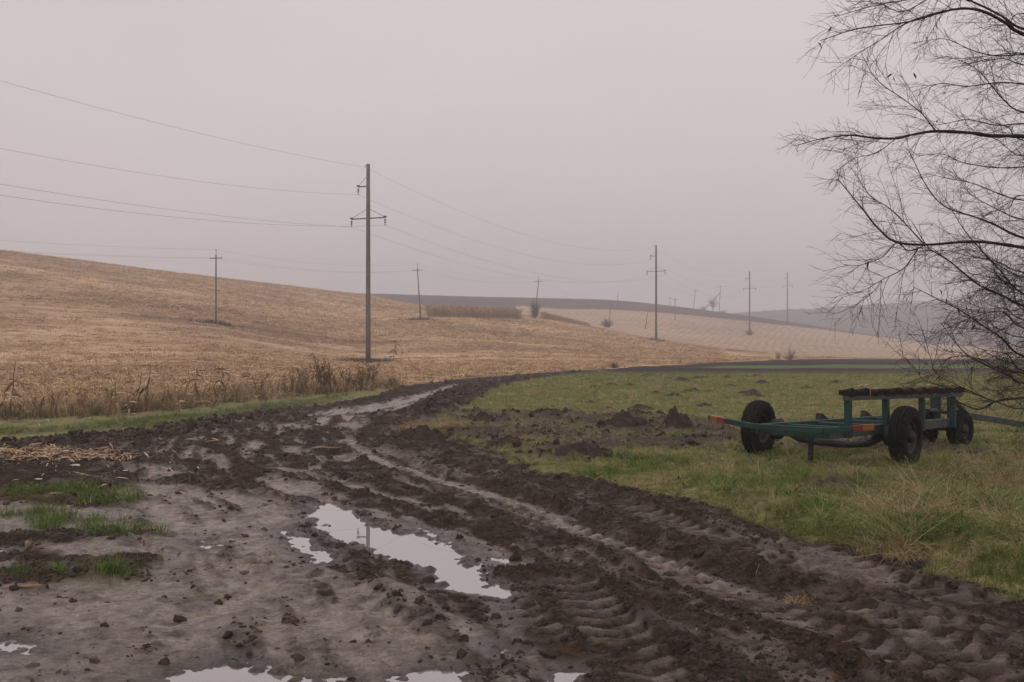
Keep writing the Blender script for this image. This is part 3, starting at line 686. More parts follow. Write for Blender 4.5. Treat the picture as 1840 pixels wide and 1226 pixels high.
GREEN = [(0.095, 0.132, 0.028), (0.145, 0.188, 0.042), (0.21, 0.232, 0.064), (0.28, 0.25, 0.098)]
GREEN2 = [(0.065, 0.108, 0.018), (0.10, 0.155, 0.028), (0.145, 0.19, 0.046)]
DRY = [(0.20, 0.14, 0.075), (0.35, 0.25, 0.14), (0.50, 0.375, 0.22), (0.27, 0.185, 0.10)]
M['grass'] = mat_rand('meadow_grass', GREEN, 0.7); M['grass2'] = mat_rand('fresh_grass', GREEN2, 0.65); M['dry'] = mat_rand('dry_grass', DRY, 0.85)
M['straw'] = mat_rand('corn_straw', [(0.20, 0.125, 0.065), (0.45, 0.305, 0.17), (0.68, 0.49, 0.29), (0.30, 0.195, 0.105)], 0.85)
M['husk'] = mat_rand('corn_husk', [(0.16, 0.095, 0.055), (0.42, 0.275, 0.165), (0.55, 0.42, 0.28), (0.26, 0.15, 0.085)], 0.8)
M['clod'] = mat_rand('mud_clod', [(0.028, 0.020, 0.016), (0.042, 0.030, 0.023), (0.064, 0.045, 0.034)], 0.85, 30, 0.2)
M['clod_grey'] = mat_rand('grey_clod', [(0.045, 0.035, 0.031), (0.075, 0.062, 0.056)], 0.6, 30, 0.4)
M['redclod'] = mat_rand('dry_clod', [(0.055, 0.038, 0.034), (0.085, 0.055, 0.048), (0.06, 0.045, 0.042)], 0.9, 12)
def lump(seed, sub=2, amp=0.35, flat=0.75):
    rg = random.Random(seed); bm = bmesh.new(); bmesh.ops.create_icosphere(bm, subdivisions=sub, radius=1.0)
    ax_ = [(Vector((rg.gauss(0, 1), rg.gauss(0, 1), rg.gauss(0, 1))).normalized(), rg.uniform(0.5, 1.0)) for _ in range(9)]
    for v in bm.verts:
        d = v.co.normalized(); r = 1.0
        for a_, k_ in ax_: r += amp * 0.5 * max(0, d.dot(a_) - 0.55) * k_ * 2 - amp * 0.25 * max(0, -d.dot(a_) - 0.7)
        r *= 1 + rg.gauss(0, amp * 0.25); v.co = Vector((d.x * r, d.y * r * rg.uniform(0.97, 1.03), d.z * r * flat))
    m_ = MB(); bm.verts.ensure_lookup_table()
    m_.v = [tuple(v.co) for v in bm.verts]; m_.f = [tuple(v.index for v in f.verts) for f in bm.faces]; bm.free(); return m_

short = src('short_tuft', [tuft(11, 0.045, 0.045, 0.7, 0.0042) for _ in range(6)], [M['grass']] * 6)
fresh = src('fresh_tuft', [tuft(14, 0.075, 0.05, 0.8, 0.0045, 3) for _ in range(5)], [M['grass2']] * 5)
longg = src('long_tuft', [tuft(14, 0.17, 0.07, 1.3, 0.0055, 4, 0.6) for _ in range(6)], [M['grass2']] * 3 + [M['grass']] * 3)
dryl = src('dry_long_tuft', [tuft(11, 0.20, 0.08, 1.7, 0.0048, 4, 0.8) for _ in range(6)], [M['dry']] * 6)
drys = src('dry_short_tuft', [tuft(9, 0.05, 0.05, 1.4, 0.004, 2, 0.4) for _ in range(5)], [M['dry']] * 5)
# meadow turf
bare = np.clip(road + dirt * 1.0 + field + fard + cl_, 0, 1)
def cover(coll, name, n, pa, pb, ya, yb, keep, s0, s1, power=0.6, tilt=0.25, grow=0.0):
    x, y = fan_points(n, pa, pb, ya, yb, power); k = keep(x, y) > RNG.random(n); x = x[k]; y = y[k]
    s_ = (s0 + (s1 - s0) * RNG.random(len(x))) * (1 + grow * np.clip(y - 12, 0, 50))
    return scatter(name, x, y, gz(x, y) - 0.004, coll, s_, tilt)
def patch(x, y, s, sc, lo, hi): return ss(lo, hi, fbm(x * sc, y * sc, 3, s))
cover(short, 'meadow_grass', 110000, 700, 2350, 6.5, 61, lambda x, y: (1 - sample(bare, x, y)) * (0.35 + 0.65 * patch(x, y, 301, 0.9, -0.3, 0.15)), 0.7, 1.4, 0.35, grow=0.03)
cover(drys, 'dry_meadow_grass', 85000, 700, 2350, 6.5, 50, lambda x, y: (1 - sample(bare, x, y) * 0.75) * (1 - sample(road, x, y)) * (1 - sample(field, x, y)) * patch(x, y, 311, 0.6, -0.05, 0.25), 0.7, 1.6, 0.35, grow=0.03)
cover(fresh, 'fresh_meadow_grass', 30000, 1000, 2350, 6.2, 22, lambda x, y: (1 - sample(bare, x, y)) * patch(x, y, 321, 0.8, -0.1, 0.35), 0.7, 1.3, 0.35)
cover(longg, 'long_bank_grass', 22000, 1240, 2400, 5.8, 14.5, lambda x, y: (1 - sample(bare, x, y)) * patch(x, y, 331, 0.8, -0.1, 0.3) * ss(1150, 1850, 920 + F * x / y + 45 * (13 - y)), 0.5, 1.15, 0.5, 0.35)
cover(dryl, 'dry_bank_grass', 24000, 1240, 2400, 5.8, 15.5, lambda x, y: (1 - sample(bare, x, y)) * patch(x + 30, y, 341, 1.3, 0.0, 0.4) * ss(1250, 1850, 920 + F * x / y + 45 * (13 - y)), 0.5, 1.25, 0.5, 0.4)
cover(dryl, 'dead_grass_on_dirt', 5000, 700, 1900, 12, 26, lambda x, y: sample(dirt * (1 - road), x, y) * patch(x, y, 351, 1.2, 0.0, 0.4), 0.3, 0.8, 0.5, 0.5)
# grass patches beside the road on the near left, and the verge of the field
cover(fresh, 'verge_grass', 42000, -560, 720, 6.5, 40, lambda x, y: sample(leftgrass * (pud < -0.05), x, y) * np.maximum(patch(x, y, 361, 1.6, -0.2, 0.25) * ss(19, 17, y), ss(17, 19, y) * 0.75 * patch(x, y, 363, 0.8, -0.35, 0.25)), 0.8, 1.6, 0.25)
cover(drys, 'dry_verge_grass', 15000, -560, 720, 9, 40, lambda x, y: np.maximum(sample(left_verge, x, y) * 0.35, 0.6 * sample(leftgrass, x, y)) * patch(x, y, 371, 1.2, -0.1, 0.3) * ss(9, 14, y), 0.8, 1.8, 0.35)
# rank dead growth along the field edge
edge = np.exp(-((sd_field - 0.9) / 1.1) ** 2) * (X < -2.0) * (Y < 45) * (1 - road)
weedd = src('dead_growth', [tuft(18, 0.62, 0.16, 0.55, 0.007, 4, 0.15, 0.55) for _ in range(6)], [M['dry']] * 6)
M['olive'] = mat_rand('rank_olive_grass', [(0.075, 0.072, 0.034), (0.11, 0.10, 0.05), (0.15, 0.125, 0.066)], 0.8)
weedg = src('rank_grass', [tuft(24, 0.42, 0.16, 0.9, 0.008, 4, 0.3, 0.4) for _ in range(4)], [M['olive']] * 4)
cover(weedd, 'dead_edge_growth', 13000, -700, 720, 15, 44, lambda x, y: sample(edge, x, y) * (0.25 + 0.75 * patch(x, y, 381, 0.7, -0.1, 0.3)), 0.4, 1.3, 0.5, 0.4)
cover(weedg, 'rank_edge_grass', 16000, -700, 720, 15, 44, lambda x, y: np.maximum(sample(edge * (sd_field < 1.3), x, y) * patch(x, y, 391, 0.5, -0.1, 0.25), sample(edge, x, y) * ss(-14, -9, x) * 0.9), 0.4, 1.0, 0.5)
# corn stubble and litter
def stub_clump(n=9):
    m_ = MB()
    for k in range(n):
        a = random.random() * 6.283; r = 0.35 * math.sqrt(random.random()); p = Vector((math.cos(a) * r, math.sin(a) * r, -0.02))
        if random.random() < 0.28:
            d = Vector((random.gauss(0, .14), random.gauss(0, .14), 1)).normalized() * random.uniform(0.06, 0.20); m_.tube([p, p + d], [0.012, 0.010], 4)
        else:
            t = random.random() * 6.283; L_ = random.uniform(0.15, 0.5); d = Vector((math.cos(t), math.sin(t), random.uniform(-0.05, 0.25))); w_ = random.uniform(0.015, 0.045)
            m_.strip([p + Vector((0, 0, .03)), p + d * L_ * .5 + Vector((0, 0, .07)), p + d * L_ + Vector((0, 0, .02))], [w_, w_, w_ * .3], (-d.y, d.x, random.gauss(0, .6)))
    return m_
stubs = src('stubble_clump', [stub_clump() for _ in range(8)], [M['straw']] * 8)
x, y = fan_points(60000, -300, 1500, 18, 135, 0.35); k = sdf(x, y, FIELD, 400) > 0.5
rowk = 0.58 + 0.42 * np.sin((y + 0.10 * x + 1.5 * fbm(x * 0.03, y * 0.03, 2, 5)) * 2 * np.pi / 2.8)
k &= (rowk * (0.2 + 0.8 * patch(x, y * 3, 401, 0.10, -0.2, 0.25))) > RNG.random(len(x)); x = x[k]; y = y[k]
scatter('corn_stubble', x, y, gz(x, y), stubs, RNG.uniform(0.7, 1.3, len(x)) * (1 + np.clip(y - 40, 0, 200) * 0.004), 0.1)
x, y = fan_points(26000, -300, 1300, 135, 300, 0.5); px_ = 920 + F * x / y
b1_ = np.interp(px_, [600, 720, 860, 935, 1000, 1097, 1180, 1260, 1347], [300, 300, 300, 290, 275, 262, 225, 200, 180]); k = y < b1_ - 4; x = x[k]; y = y[k]
scatter('far_corn_stubble', x, y, gz(x, y), stubs, RNG.uniform(1.1, 2.2, len(x)), 0.1)
# clods of mud thrown up by the wheels
cl1 = src('mud_clod', [lump(k, 1, 0.5) for k in range(8)], [M['clod']] * 8)
cl2 = src('grey_clod', [lump(20 + k, 1, 0.5) for k in range(5)], [M['clod_grey']] * 5)
cl3 = src('dry_clod', [lump(40 + k, 1, 0.55) for k in range(6)], [M['redclod']] * 6)
x, y = fan_points(150000, -100, 2000, 4.0, 34, 0.15)
k = (sample(np.clip(churn, 0, 1) * (tread_m < 0.05) * (pud < -0.02), x, y) ** 1.5 * (0.15 + 0.85 * patch(x, y, 411, 2.2, -0.2, 0.3))) > RNG.random(len(x)); x = x[k]; y = y[k]
sz = np.clip(RNG.lognormal(math.log(0.0095), 0.55, len(x)), 0.004, 0.05) * (1 + 0.02 * y)
scatter('mud_clods', x, y, gz(x, y) - 0.2 * sz, cl1, sz, 0.6)
x, y = fan_points(9000, -100, 2000, 4.0, 18, 0.15); k = (sample(grey * (pud < -0.02), x, y) * patch(x, y, 421, 1.2, 0.05, 0.5) * 0.4) > RNG.random(len(x)); x = x[k]; y = y[k]
sz = np.clip(RNG.lognormal(math.log(0.010), 0.6, len(x)), 0.004, 0.045)
scatter('grey_mud_clods', x, y, gz(x, y) - 0.2 * sz, cl2, sz, 0.6)
x, y = fan_points(9000, 700, 1150, 18, 60, 0.3); k = sample(cl_, x, y) > RNG.random(len(x)); x = x[k]; y = y[k]
sz = np.clip(RNG.lognormal(math.log(0.045), 0.5, len(x)), 0.02, 0.14); scatter('berm_clods', x, y, gz(x, y) + 0.1 * sz, cl3, sz, 0.6)
x, y = fan_points(14000, 640, 1900, 12, 27, 0.3); k = (sample(dirt * (1 - road), x, y) * patch(x, y, 431, 1.5, -0.1, 0.4)) > RNG.random(len(x)); x = x[k]; y = y[k]
sz = np.clip(RNG.lognormal(math.log(0.022), 0.5, len(x)), 0.01, 0.08); scatter('dirt_clods', x, y, gz(x, y) + 0.1 * sz, cl1, sz, 0.6)
x, y = fan_points(9000, -200, 500, 15, 30, 0.3); k = (sample(left_verge * (1 - leftgrass), x, y)) > RNG.random(len(x)); x = x[k]; y = y[k]
sz = np.clip(RNG.lognormal(math.log(0.03), 0.5, len(x)), 0.01, 0.09); scatter('verge_clods', x, y, gz(x, y) + 0.1 * sz, cl1, sz, 0.6)
# spilled corn husks on the near left
def husk():
    m_ = MB()
    t = random.random() * 6.283; L_ = random.uniform(0.14, 0.42); d = Vector((math.cos(t), math.sin(t), 0)); w_ = random.uniform(0.012, 0.034)
    m_.strip([Vector((0, 0, .01)), d * L_ * .35 + Vector((0, 0, random.uniform(.02, .06))), d * L_ * .7 + Vector((0, 0, .03)), d * L_ + Vector((0, 0, random.uniform(0, .05)))], [w_ * .5, w_, w_ * .9, w_ * .1], (-d.y, d.x, random.gauss(0, .5))); return m_
husks = src('corn_husk', [husk() for _ in range(9)], [M['husk']] * 9)
HUSK = poly_world([(-200,815),(0,806),(60,806),(110,808),(200,812),(245,822),(200,828),(100,826),(0,828),(-200,832)])
x, y = fan_points(6000, -250, 330, 13.5, 17.5, 1.0); k = ss(-0.35, 0.35, sdf(x, y, HUSK, 2) + 0.5 * fbm(x * 1.4, y * 1.4, 3, 441)) > RNG.random(len(x)); x = x[k]; y = y[k]
scatter('corn_husks', x, y, gz(x, y) + 0.02 + 0.02 * np.clip(fbm(x * 2, y * 2, 2, 443), 0, 1), husks, RNG.uniform(0.25, 0.85, len(x)), 0.12)
x, y = fan_points(420, -250, 420, 11, 26, 1.0); scatter('scattered_husks', x, y, gz(x, y) + 0.01, husks, RNG.uniform(0.25, 0.8, len(x)), 0.2)
M['litter'] = mat_rand('trodden_straw', [(0.10, 0.07, 0.045), (0.20, 0.14, 0.085), (0.32, 0.235, 0.15)], 0.8)
lit = src('trodden_straw', [husk() for _ in range(7)], [M['litter']] * 7)
x, y = fan_points(5200, -150, 1950, 4.2, 20, 0.4); k = (sample(road * (pud < -0.05), x, y) * patch(x, y, 451, 0.9, -0.1, 0.4)) > RNG.random(len(x)); x = x[k]; y = y[k]
scatter('trodden_litter', x, y, gz(x, y) + 0.002, lit, RNG.uniform(0.08, 0.34, len(x)), 0.15)
lv = src('broad_leaf', [tuft(7, 0.075, 0.02, 1.4, 0.028, 3, 0.5) for _ in range(4)], [M['grass2']] * 4)
cover(lv, 'broad_leaved_weeds', 2600, 1000, 2350, 6.2, 24, lambda x, y: (1 - sample(bare, x, y)) * patch(x, y, 461, 0.7, 0.05, 0.4), 0.6, 1.5, 0.4)
# ------------------------------------------------------------------ power lines
M['concrete'] = mat_solid('weathered_concrete', (0.115, 0.105, 0.09), (0.17, 0.155, 0.135), 1.6, 0.9, 0.15, 0.2)
M['steel'] = mat_solid('dark_steel', (0.02, 0.018, 0.018), (0.045, 0.038, 0.035), 12, 0.6, 0.4)
M['insul'] = mat_solid('insulator', (0.025, 0.016, 0.014), (0.05, 0.03, 0.025), 20, 0.3, 0.5)
M['wire'] = mat_solid('wire', (0.035, 0.033, 0.033), (0.06, 0.055, 0.055), 1.0, 0.6, 0.3)
M['oldwood'] = mat_solid('grey_wood_pole', (0.07, 0.06, 0.052), (0.125, 0.11, 0.095), 3, 0.9, 0.1, 0.3)
LD = Vector((0.383, 0.924, 0)).normalized(); LP = Vector((LD.y, -LD.x, 0))
def sag_curve(P, Q, sag, n=22):
    P = Vector(P); Q = Vector(Q); return [P.lerp(Q, k / n) - Vector((0, 0, 4 * sag * (k / n) * (1 - k / n))) for k in range(n + 1)]
def make_wire(pts, r, label, group, name='power_wire'):
    mb = MB(); mb.tube(pts, r, 4); o = mb.build(name, M['wire']); tag(o, label, 'wire', group); return o
def insulator(parent, p, n=3, s=1.0):
    mb = MB(); pr = [(0.012, 0.0), (0.012, -0.10)]
    for k in range(n):
        h = -0.10 - 0.145 * k; pr += [(0.03, h), (0.13, h - 0.06), (0.135, h - 0.075), (0.05, h - 0.08), (0.045, h - 0.13)]
    h = -0.10 - 0.145 * n; pr += [(0.02, h), (0.02, h - 0.10), (0.06, h - 0.12), (0.06, h - 0.20), (0.0, h - 0.21)]
    mb.lathe([(r * s, q_ * s) for r, q_ in pr], p, n=8); mb.build('insulator', M['insul'], parent, True); return Vector(p) + Vector((0, 0, (h - 0.19) * s))
def tall_pole(px, Y, H, basepy, label, angle_type=False, lean=(0, 0)):
    x = (px - 920) / F * Y; z = float(gz(x, Y)); bz = min(z, CAMZ + (HZ - basepy) * Y / F) - 0.3
    top = CAMZ + (HZ - H) * Y / F; ht = top - bz
    t = empty('power_pole', (x, Y, bz)); tag(t, label, 'power pole', 'tall concrete poles of the main line')
    mb = MB(); sh = Vector((lean[0], lean[1], 0))
    mb.tube([sh * k + Vector((0, 0, ht * k)) for k in (0, .25, .5, .75, 1)], [0.262, 0.242, 0.222, 0.202, 0.182], 20); mb.build('shaft', M['concrete'], t, True)
    full = 20.0
    def zz(fr): return ht - fr * full
    att = [sh + LP * -0.32 + Vector((0, 0, ht - 0.30))]
    mb = MB(); mb.tube([sh + Vector((0, 0, ht - 0.12)), sh + LP * -0.30 + Vector((0, 0, ht - 0.12)), sh + LP * -0.32 + Vector((0, 0, ht - 0.30))], 0.03, 5); mb.build('wire_bracket', M['steel'], t)
    def arm(sides, fr, up, half):
        h = zz(fr); mb = MB()
        a = LP * (-half if -1 in sides else 0.0); b_ = LP * (half if 1 in sides else 0.0)
        mb.beam(sh + a + Vector((0, 0, h)), sh + b_ + Vector((0, 0, h)), 0.10, 0.10); o = mb.build('crossarm', M['steel'], t)
        for s_ in sides:
            mb = MB(); e_ = sh + LP * (s_ * half) + Vector((0, 0, h + 0.05)); mb.tube([e_, sh + LP * (s_ * 0.2) + Vector((0, 0, h + up))], 0.022, 5); mb.build('stay_rod', M['steel'], o)
            mb = MB(); mb.beam(e_ + LP * (-0.14) + Vector((0, 0, 0.06)), e_ + LP * 0.14 + Vector((0, 0, 0.02)), 0.14, 0.14); mb.build('end_clamp', M['steel'], o)
            att.append(insulator(t, sh + LP * (s_ * half) + Vector((0, 0, h - 0.05))))
    arm((-1,), 0.110, 0.95, 1.15)
    arm((-1, 1), 0.270, 0.88, 1.92)
    return t, [Vector((x, Y, bz)) + a for a in att]
tp1, A1 = tall_pole(661.5, 99, 295, 655, 'tall grey concrete power pole rising from dark weeds in the stubble, largest of all poles')
tp2, A2 = tall_pole(1179, 207, 441, 613, 'tall concrete power pole standing on the border of the stubble and the striped field')
tp3, A3 = tall_pole(1347, 311, 488, 603, 'hazy concrete power pole with a round bush at its foot in the striped field')
tp4, A4 = tall_pole(1415, 400, 490, 585, 'faint concrete power pole rising from behind the ploughed hill crest')
A0 = [a + Vector((-44, -106, 3)) for a in A1]
A5 = [a + Vector((90, 190, 8)) for a in A4]
wl_lab = ['topmost thin earth wire of the tall pole line', 'wire hung below the short upper crossarm of the tall poles', 'wire hung from the left end of the long crossarms', 'wire hung from the right end of the long crossarms']
for k in range(4):
    tgt = [147, 268, 332, 352][k]; P, Q = A1[k], A0[k]
    # sag of the near span taken from where the wire leaves the field of view
    best = None
    for t in np.linspace(0.05, 0.95, 600):
        p = P.lerp(Q, t)
        if p.y > 1 and abs(p.x / p.y + 920 / F) < 0.004: best = (t, p); break
    t, p = best; zt = CAMZ + (HZ - tgt) * p.y / F; s0 = max(0.8, (p.z - zt) / (4 * t * (1 - t)))
    pts = sag_curve(Q, P, s0, 26) + sag_curve(P, A2[k], [3.5, 3.4, 3.3, 3.2][k], 26)[1:] + sag_curve(A2[k], A3[k], 3.3, 20)[1:] + sag_curve(A3[k], A4[k], 2.6, 16)[1:] + sag_curve(A4[k], A5[k], 4, 12)[1:]
    make_wire(pts, 0.008, wl_lab[k], 'wires of the tall pole line')
def small_pole(px, toppy, basepy, Y, label, lean_px=0, arms=True, prong=True, H=None, mat='concrete', group='small poles of the second line', r=0.125):
    x = (px - 920) / F * Y; z = float(gz(x, Y)); bz = z - 0.2
    top = CAMZ + (HZ - toppy) * Y / F; ht = top - bz - (0.75 if prong else 0); lx = lean_px * Y / F
    t = empty('power_pole', (x, Y, bz)); tag(t, label, 'power pole', group)
    mb = MB(); mb.tube([Vector((lx * k, 0, ht * k)) for k in (0, .33, .66, 1)], [r, r * .9, r * .8, r * .7], 8); mb.build('shaft', M[mat], t, True)
    att = []
    T = Vector((lx, 0, ht)); SP = Vector((0.93, -0.37, 0))
    if prong:
        mb = MB(); mb.tube([T, T + Vector((0.03, 0, .35)), T + Vector((0, 0, .62))], 0.03, 5); o = mb.build('prong', M['steel'], t)
        mb = MB(); mb.lathe([(0.0, .60), (0.07, .62), (0.09, .68), (0.05, .74), (0, .76)], T, n=8); mb.build('insulator', M['insul'], o, True); att.append(T + Vector((0, 0, .7)))
    if arms:
        mb = MB(); h = T + Vector((0, 0, -0.38)); mb.beam(h - SP * 0.62, h + SP * 0.62, 0.09, 0.09); o = mb.build('crossarm', M['steel'], t)
        for s_ in (-1, 1):
            e_ = h + SP * (0.62 * s_); mb = MB(); mb.tube([e_, e_ + SP * (.14 * s_) + Vector((0, 0, -.10)), e_ + SP * (.24 * s_) + Vector((0, 0, -.02))], 0.025, 5); mb.build('hook', M['steel'], o)
            mb = MB(); mb.lathe([(0.0, -.09), (0.08, -.07), (0.09, 0), (0.05, .08), (0, .10)], e_ + SP * (.26 * s_), n=8); mb.build('insulator', M['insul'], o, True)
            att.append(e_ + SP * (.26 * s_) + Vector((0, 0, .02)))
    return t, [Vector((x, Y, bz)) + a for a in att]
s1, B1 = small_pole(388, 448, 582, 127, 'short concrete power pole alone in the stubble hillside with hooked crossarm')
s2, B2 = small_pole(756, 474, 572, 173, 'short power pole leaning beside the strip of standing corn', -6)
s3, B3 = small_pole(961, 497, 571, 230, 'short power pole with a dark shrub at its foot, tilted to the right', 7)
s4, B4 = small_pole(1095, 541, 590, 285, 'short power pole rising out of a round grey bush below the striped field', 2, arms=False)
s5, B5 = small_pole(1159, 556, 601, 300, 'thin bare slanting pole without crossarm in front of the striped field', 6, arms=False, prong=False, mat='oldwood')
s6, B6 = small_pole(1213, 532, 582, 345, 'thin hazy pole with crossarm amid the striped rows', 0)
s7, B7 = small_pole(1204, 534, 552, 455, 'tiny hazy pole peeping over the ploughed crest', 0, prong=False)
s8, B8 = small_pole(1246, 520, 551, 458, 'hazy wooden pole slanting on the ploughed crest', 4, prong=False, mat='oldwood')
s9, B9 = small_pole(1292, 514, 556, 458, 'hazy wooden pole with a long diagonal prop beside the bare crest tree', 3, prong=False, mat='oldwood')
mb = MB(); L0 = (Vector(at(1268, 553, 456)) - Vector(s9.location)); mb.tube([L0, Vector((3 * 458 / F, 0, (556 - 520) * 458 / F))], 0.13, 6); mb.build('prop', M['oldwood'], s9, True)
s10, B10 = small_pole(1110, 525, 540, 470, 'tiny mast on the skyline of the ploughed hill', 0, arms=False, prong=False)
Bm = [Vector((p.x - 42, p.y - 92, p.z - 1.0)) for p in B1]
for k, nm in enumerate(('top wire of the short pole line', 'left crossarm wire of the short pole line', 'right crossarm wire of the short pole line')):
    pts = sag_curve(Bm[k], B1[k], 1.7, 22) + sag_curve(B1[k], B2[k], 1.0, 18)[1:] + sag_curve(B2[k], B3[k], 1.2, 18)[1:] + sag_curve(B3[k], B4[0] - Vector((0, 0, 0.3 * k)), 1.2, 14)[1:]
    make_wire(pts, 0.006, nm, 'wires of the short pole line')
pts = sag_curve(B6[1], B8[0], 1.5, 12) + sag_curve(B8[0], B9[0], 0.5, 10)[1:]
make_wire(pts, 0.012, 'faint wire between the slanting hazy poles on the crest', None)

# ------------------------------------------------------------------ bare branching plants
M['bark'] = mat_solid('dark_bark', (0.022, 0.019, 0.018), (0.058, 0.050, 0.047), 20, 0.9, 0.15, 0.4, obj=False)
M['twig'] = mat_solid('thin_twigs', (0.024, 0.020, 0.019), (0.055, 0.046, 0.042), 5, 0.85, 0.1, obj=False)
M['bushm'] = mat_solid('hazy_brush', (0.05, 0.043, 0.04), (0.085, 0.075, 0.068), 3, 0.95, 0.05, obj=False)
class Twigs:
    """many thin three-sided tapering tubes gathered in arrays"""
    def __init__(s): s.V = []; s.F = []; s.n = 0
    def add(s, P, r0, r1, k=3):
        P = np.asarray(P, float); m_ = len(P); T = np.gradient(P, axis=0); T /= np.linalg.norm(T, axis=1)[:, None] + 1e-9
        u = np.cross(T, [0.31, 0.23, 0.92]); u /= np.linalg.norm(u, axis=1)[:, None] + 1e-9; v = np.cross(T, u); r = np.linspace(r0, r1, m_)[:, None]
        ring = [P + r * (u * math.cos(2 * math.pi * a / k) + v * math.sin(2 * math.pi * a / k)) for a in range(k)]
        s.V.append(np.stack(ring, 1).reshape(-1, 3)); f = []
        for i in range(m_ - 1):
            for a in range(k): f.append((s.n + i * k + a, s.n + i * k + (a + 1) % k, s.n + (i + 1) * k + (a + 1) % k, s.n + (i + 1) * k + a))
        s.F += f; s.n += m_ * k
    def mesh(s, name): return np_mesh(name, np.concatenate(s.V), np.array(s.F))
def shoot(p, d, L, rg, bend=(0, 0, 0), wob=0.25, n=6):
    P = [np.array(p, float)]; d = np.array(d, float); d /= np.linalg.norm(d)
    for k in range(n):
        d = d + rg.normal(0, wob, 3) / n * 2 + np.array(bend) / n; d /= np.linalg.norm(d); P.append(P[-1] + d * L / n)
    return np.array(P), d
def perp_dir(t, rg, ang, prefer=None):
    r = rg.normal(0, 1, 3)
    if prefer is not None: r = r + prefer
    r = r - t * r.dot(t); r /= np.linalg.norm(r) + 1e-9; return t * math.cos(ang) + r * math.sin(ang)
def grow(tw, P, L, r, rg, level, spacing, lens, rads, bend, flatten=1.0, start=0.15):
    """side shoots along P, and theirs in turn"""
    seg = np.linalg.norm(np.diff(P, axis=0), axis=1); cum = np.concatenate([[0], np.cumsum(seg)]); s_ = cum[-1] * start
    while s_ < cum[-1]:
        k = min(np.searchsorted(cum, s_) - 1, len(P) - 2); k = max(k, 0); f = (s_ - cum[k]) / (seg[k] + 1e-9); p = P[k] * (1 - f) + P[k + 1] * f
        t = (P[k + 1] - P[k]) / (seg[k] + 1e-9); d = perp_dir(t, rg, rg.uniform(0.35, 0.95)); d[1] *= flatten
        rem = 1 - 0.72 * s_ / cum[-1]; ll = lens[level] * rg.uniform(0.45, 1.25) * rem
        Q, _ = shoot(p, d, ll, rg, bend, 0.20, 7 if level < 1 else 5)
        tw.add(Q, rads[level], rads[level] * 0.45 if level < len(lens) - 1 else rads[level] * 0.6)
        if level + 1 < len(lens): grow(tw, Q, ll, r, rg, level + 1, spacing, lens, rads, bend, flatten, 0.12)
        s_ += spacing[level] * rg.uniform(0.5, 1.6)

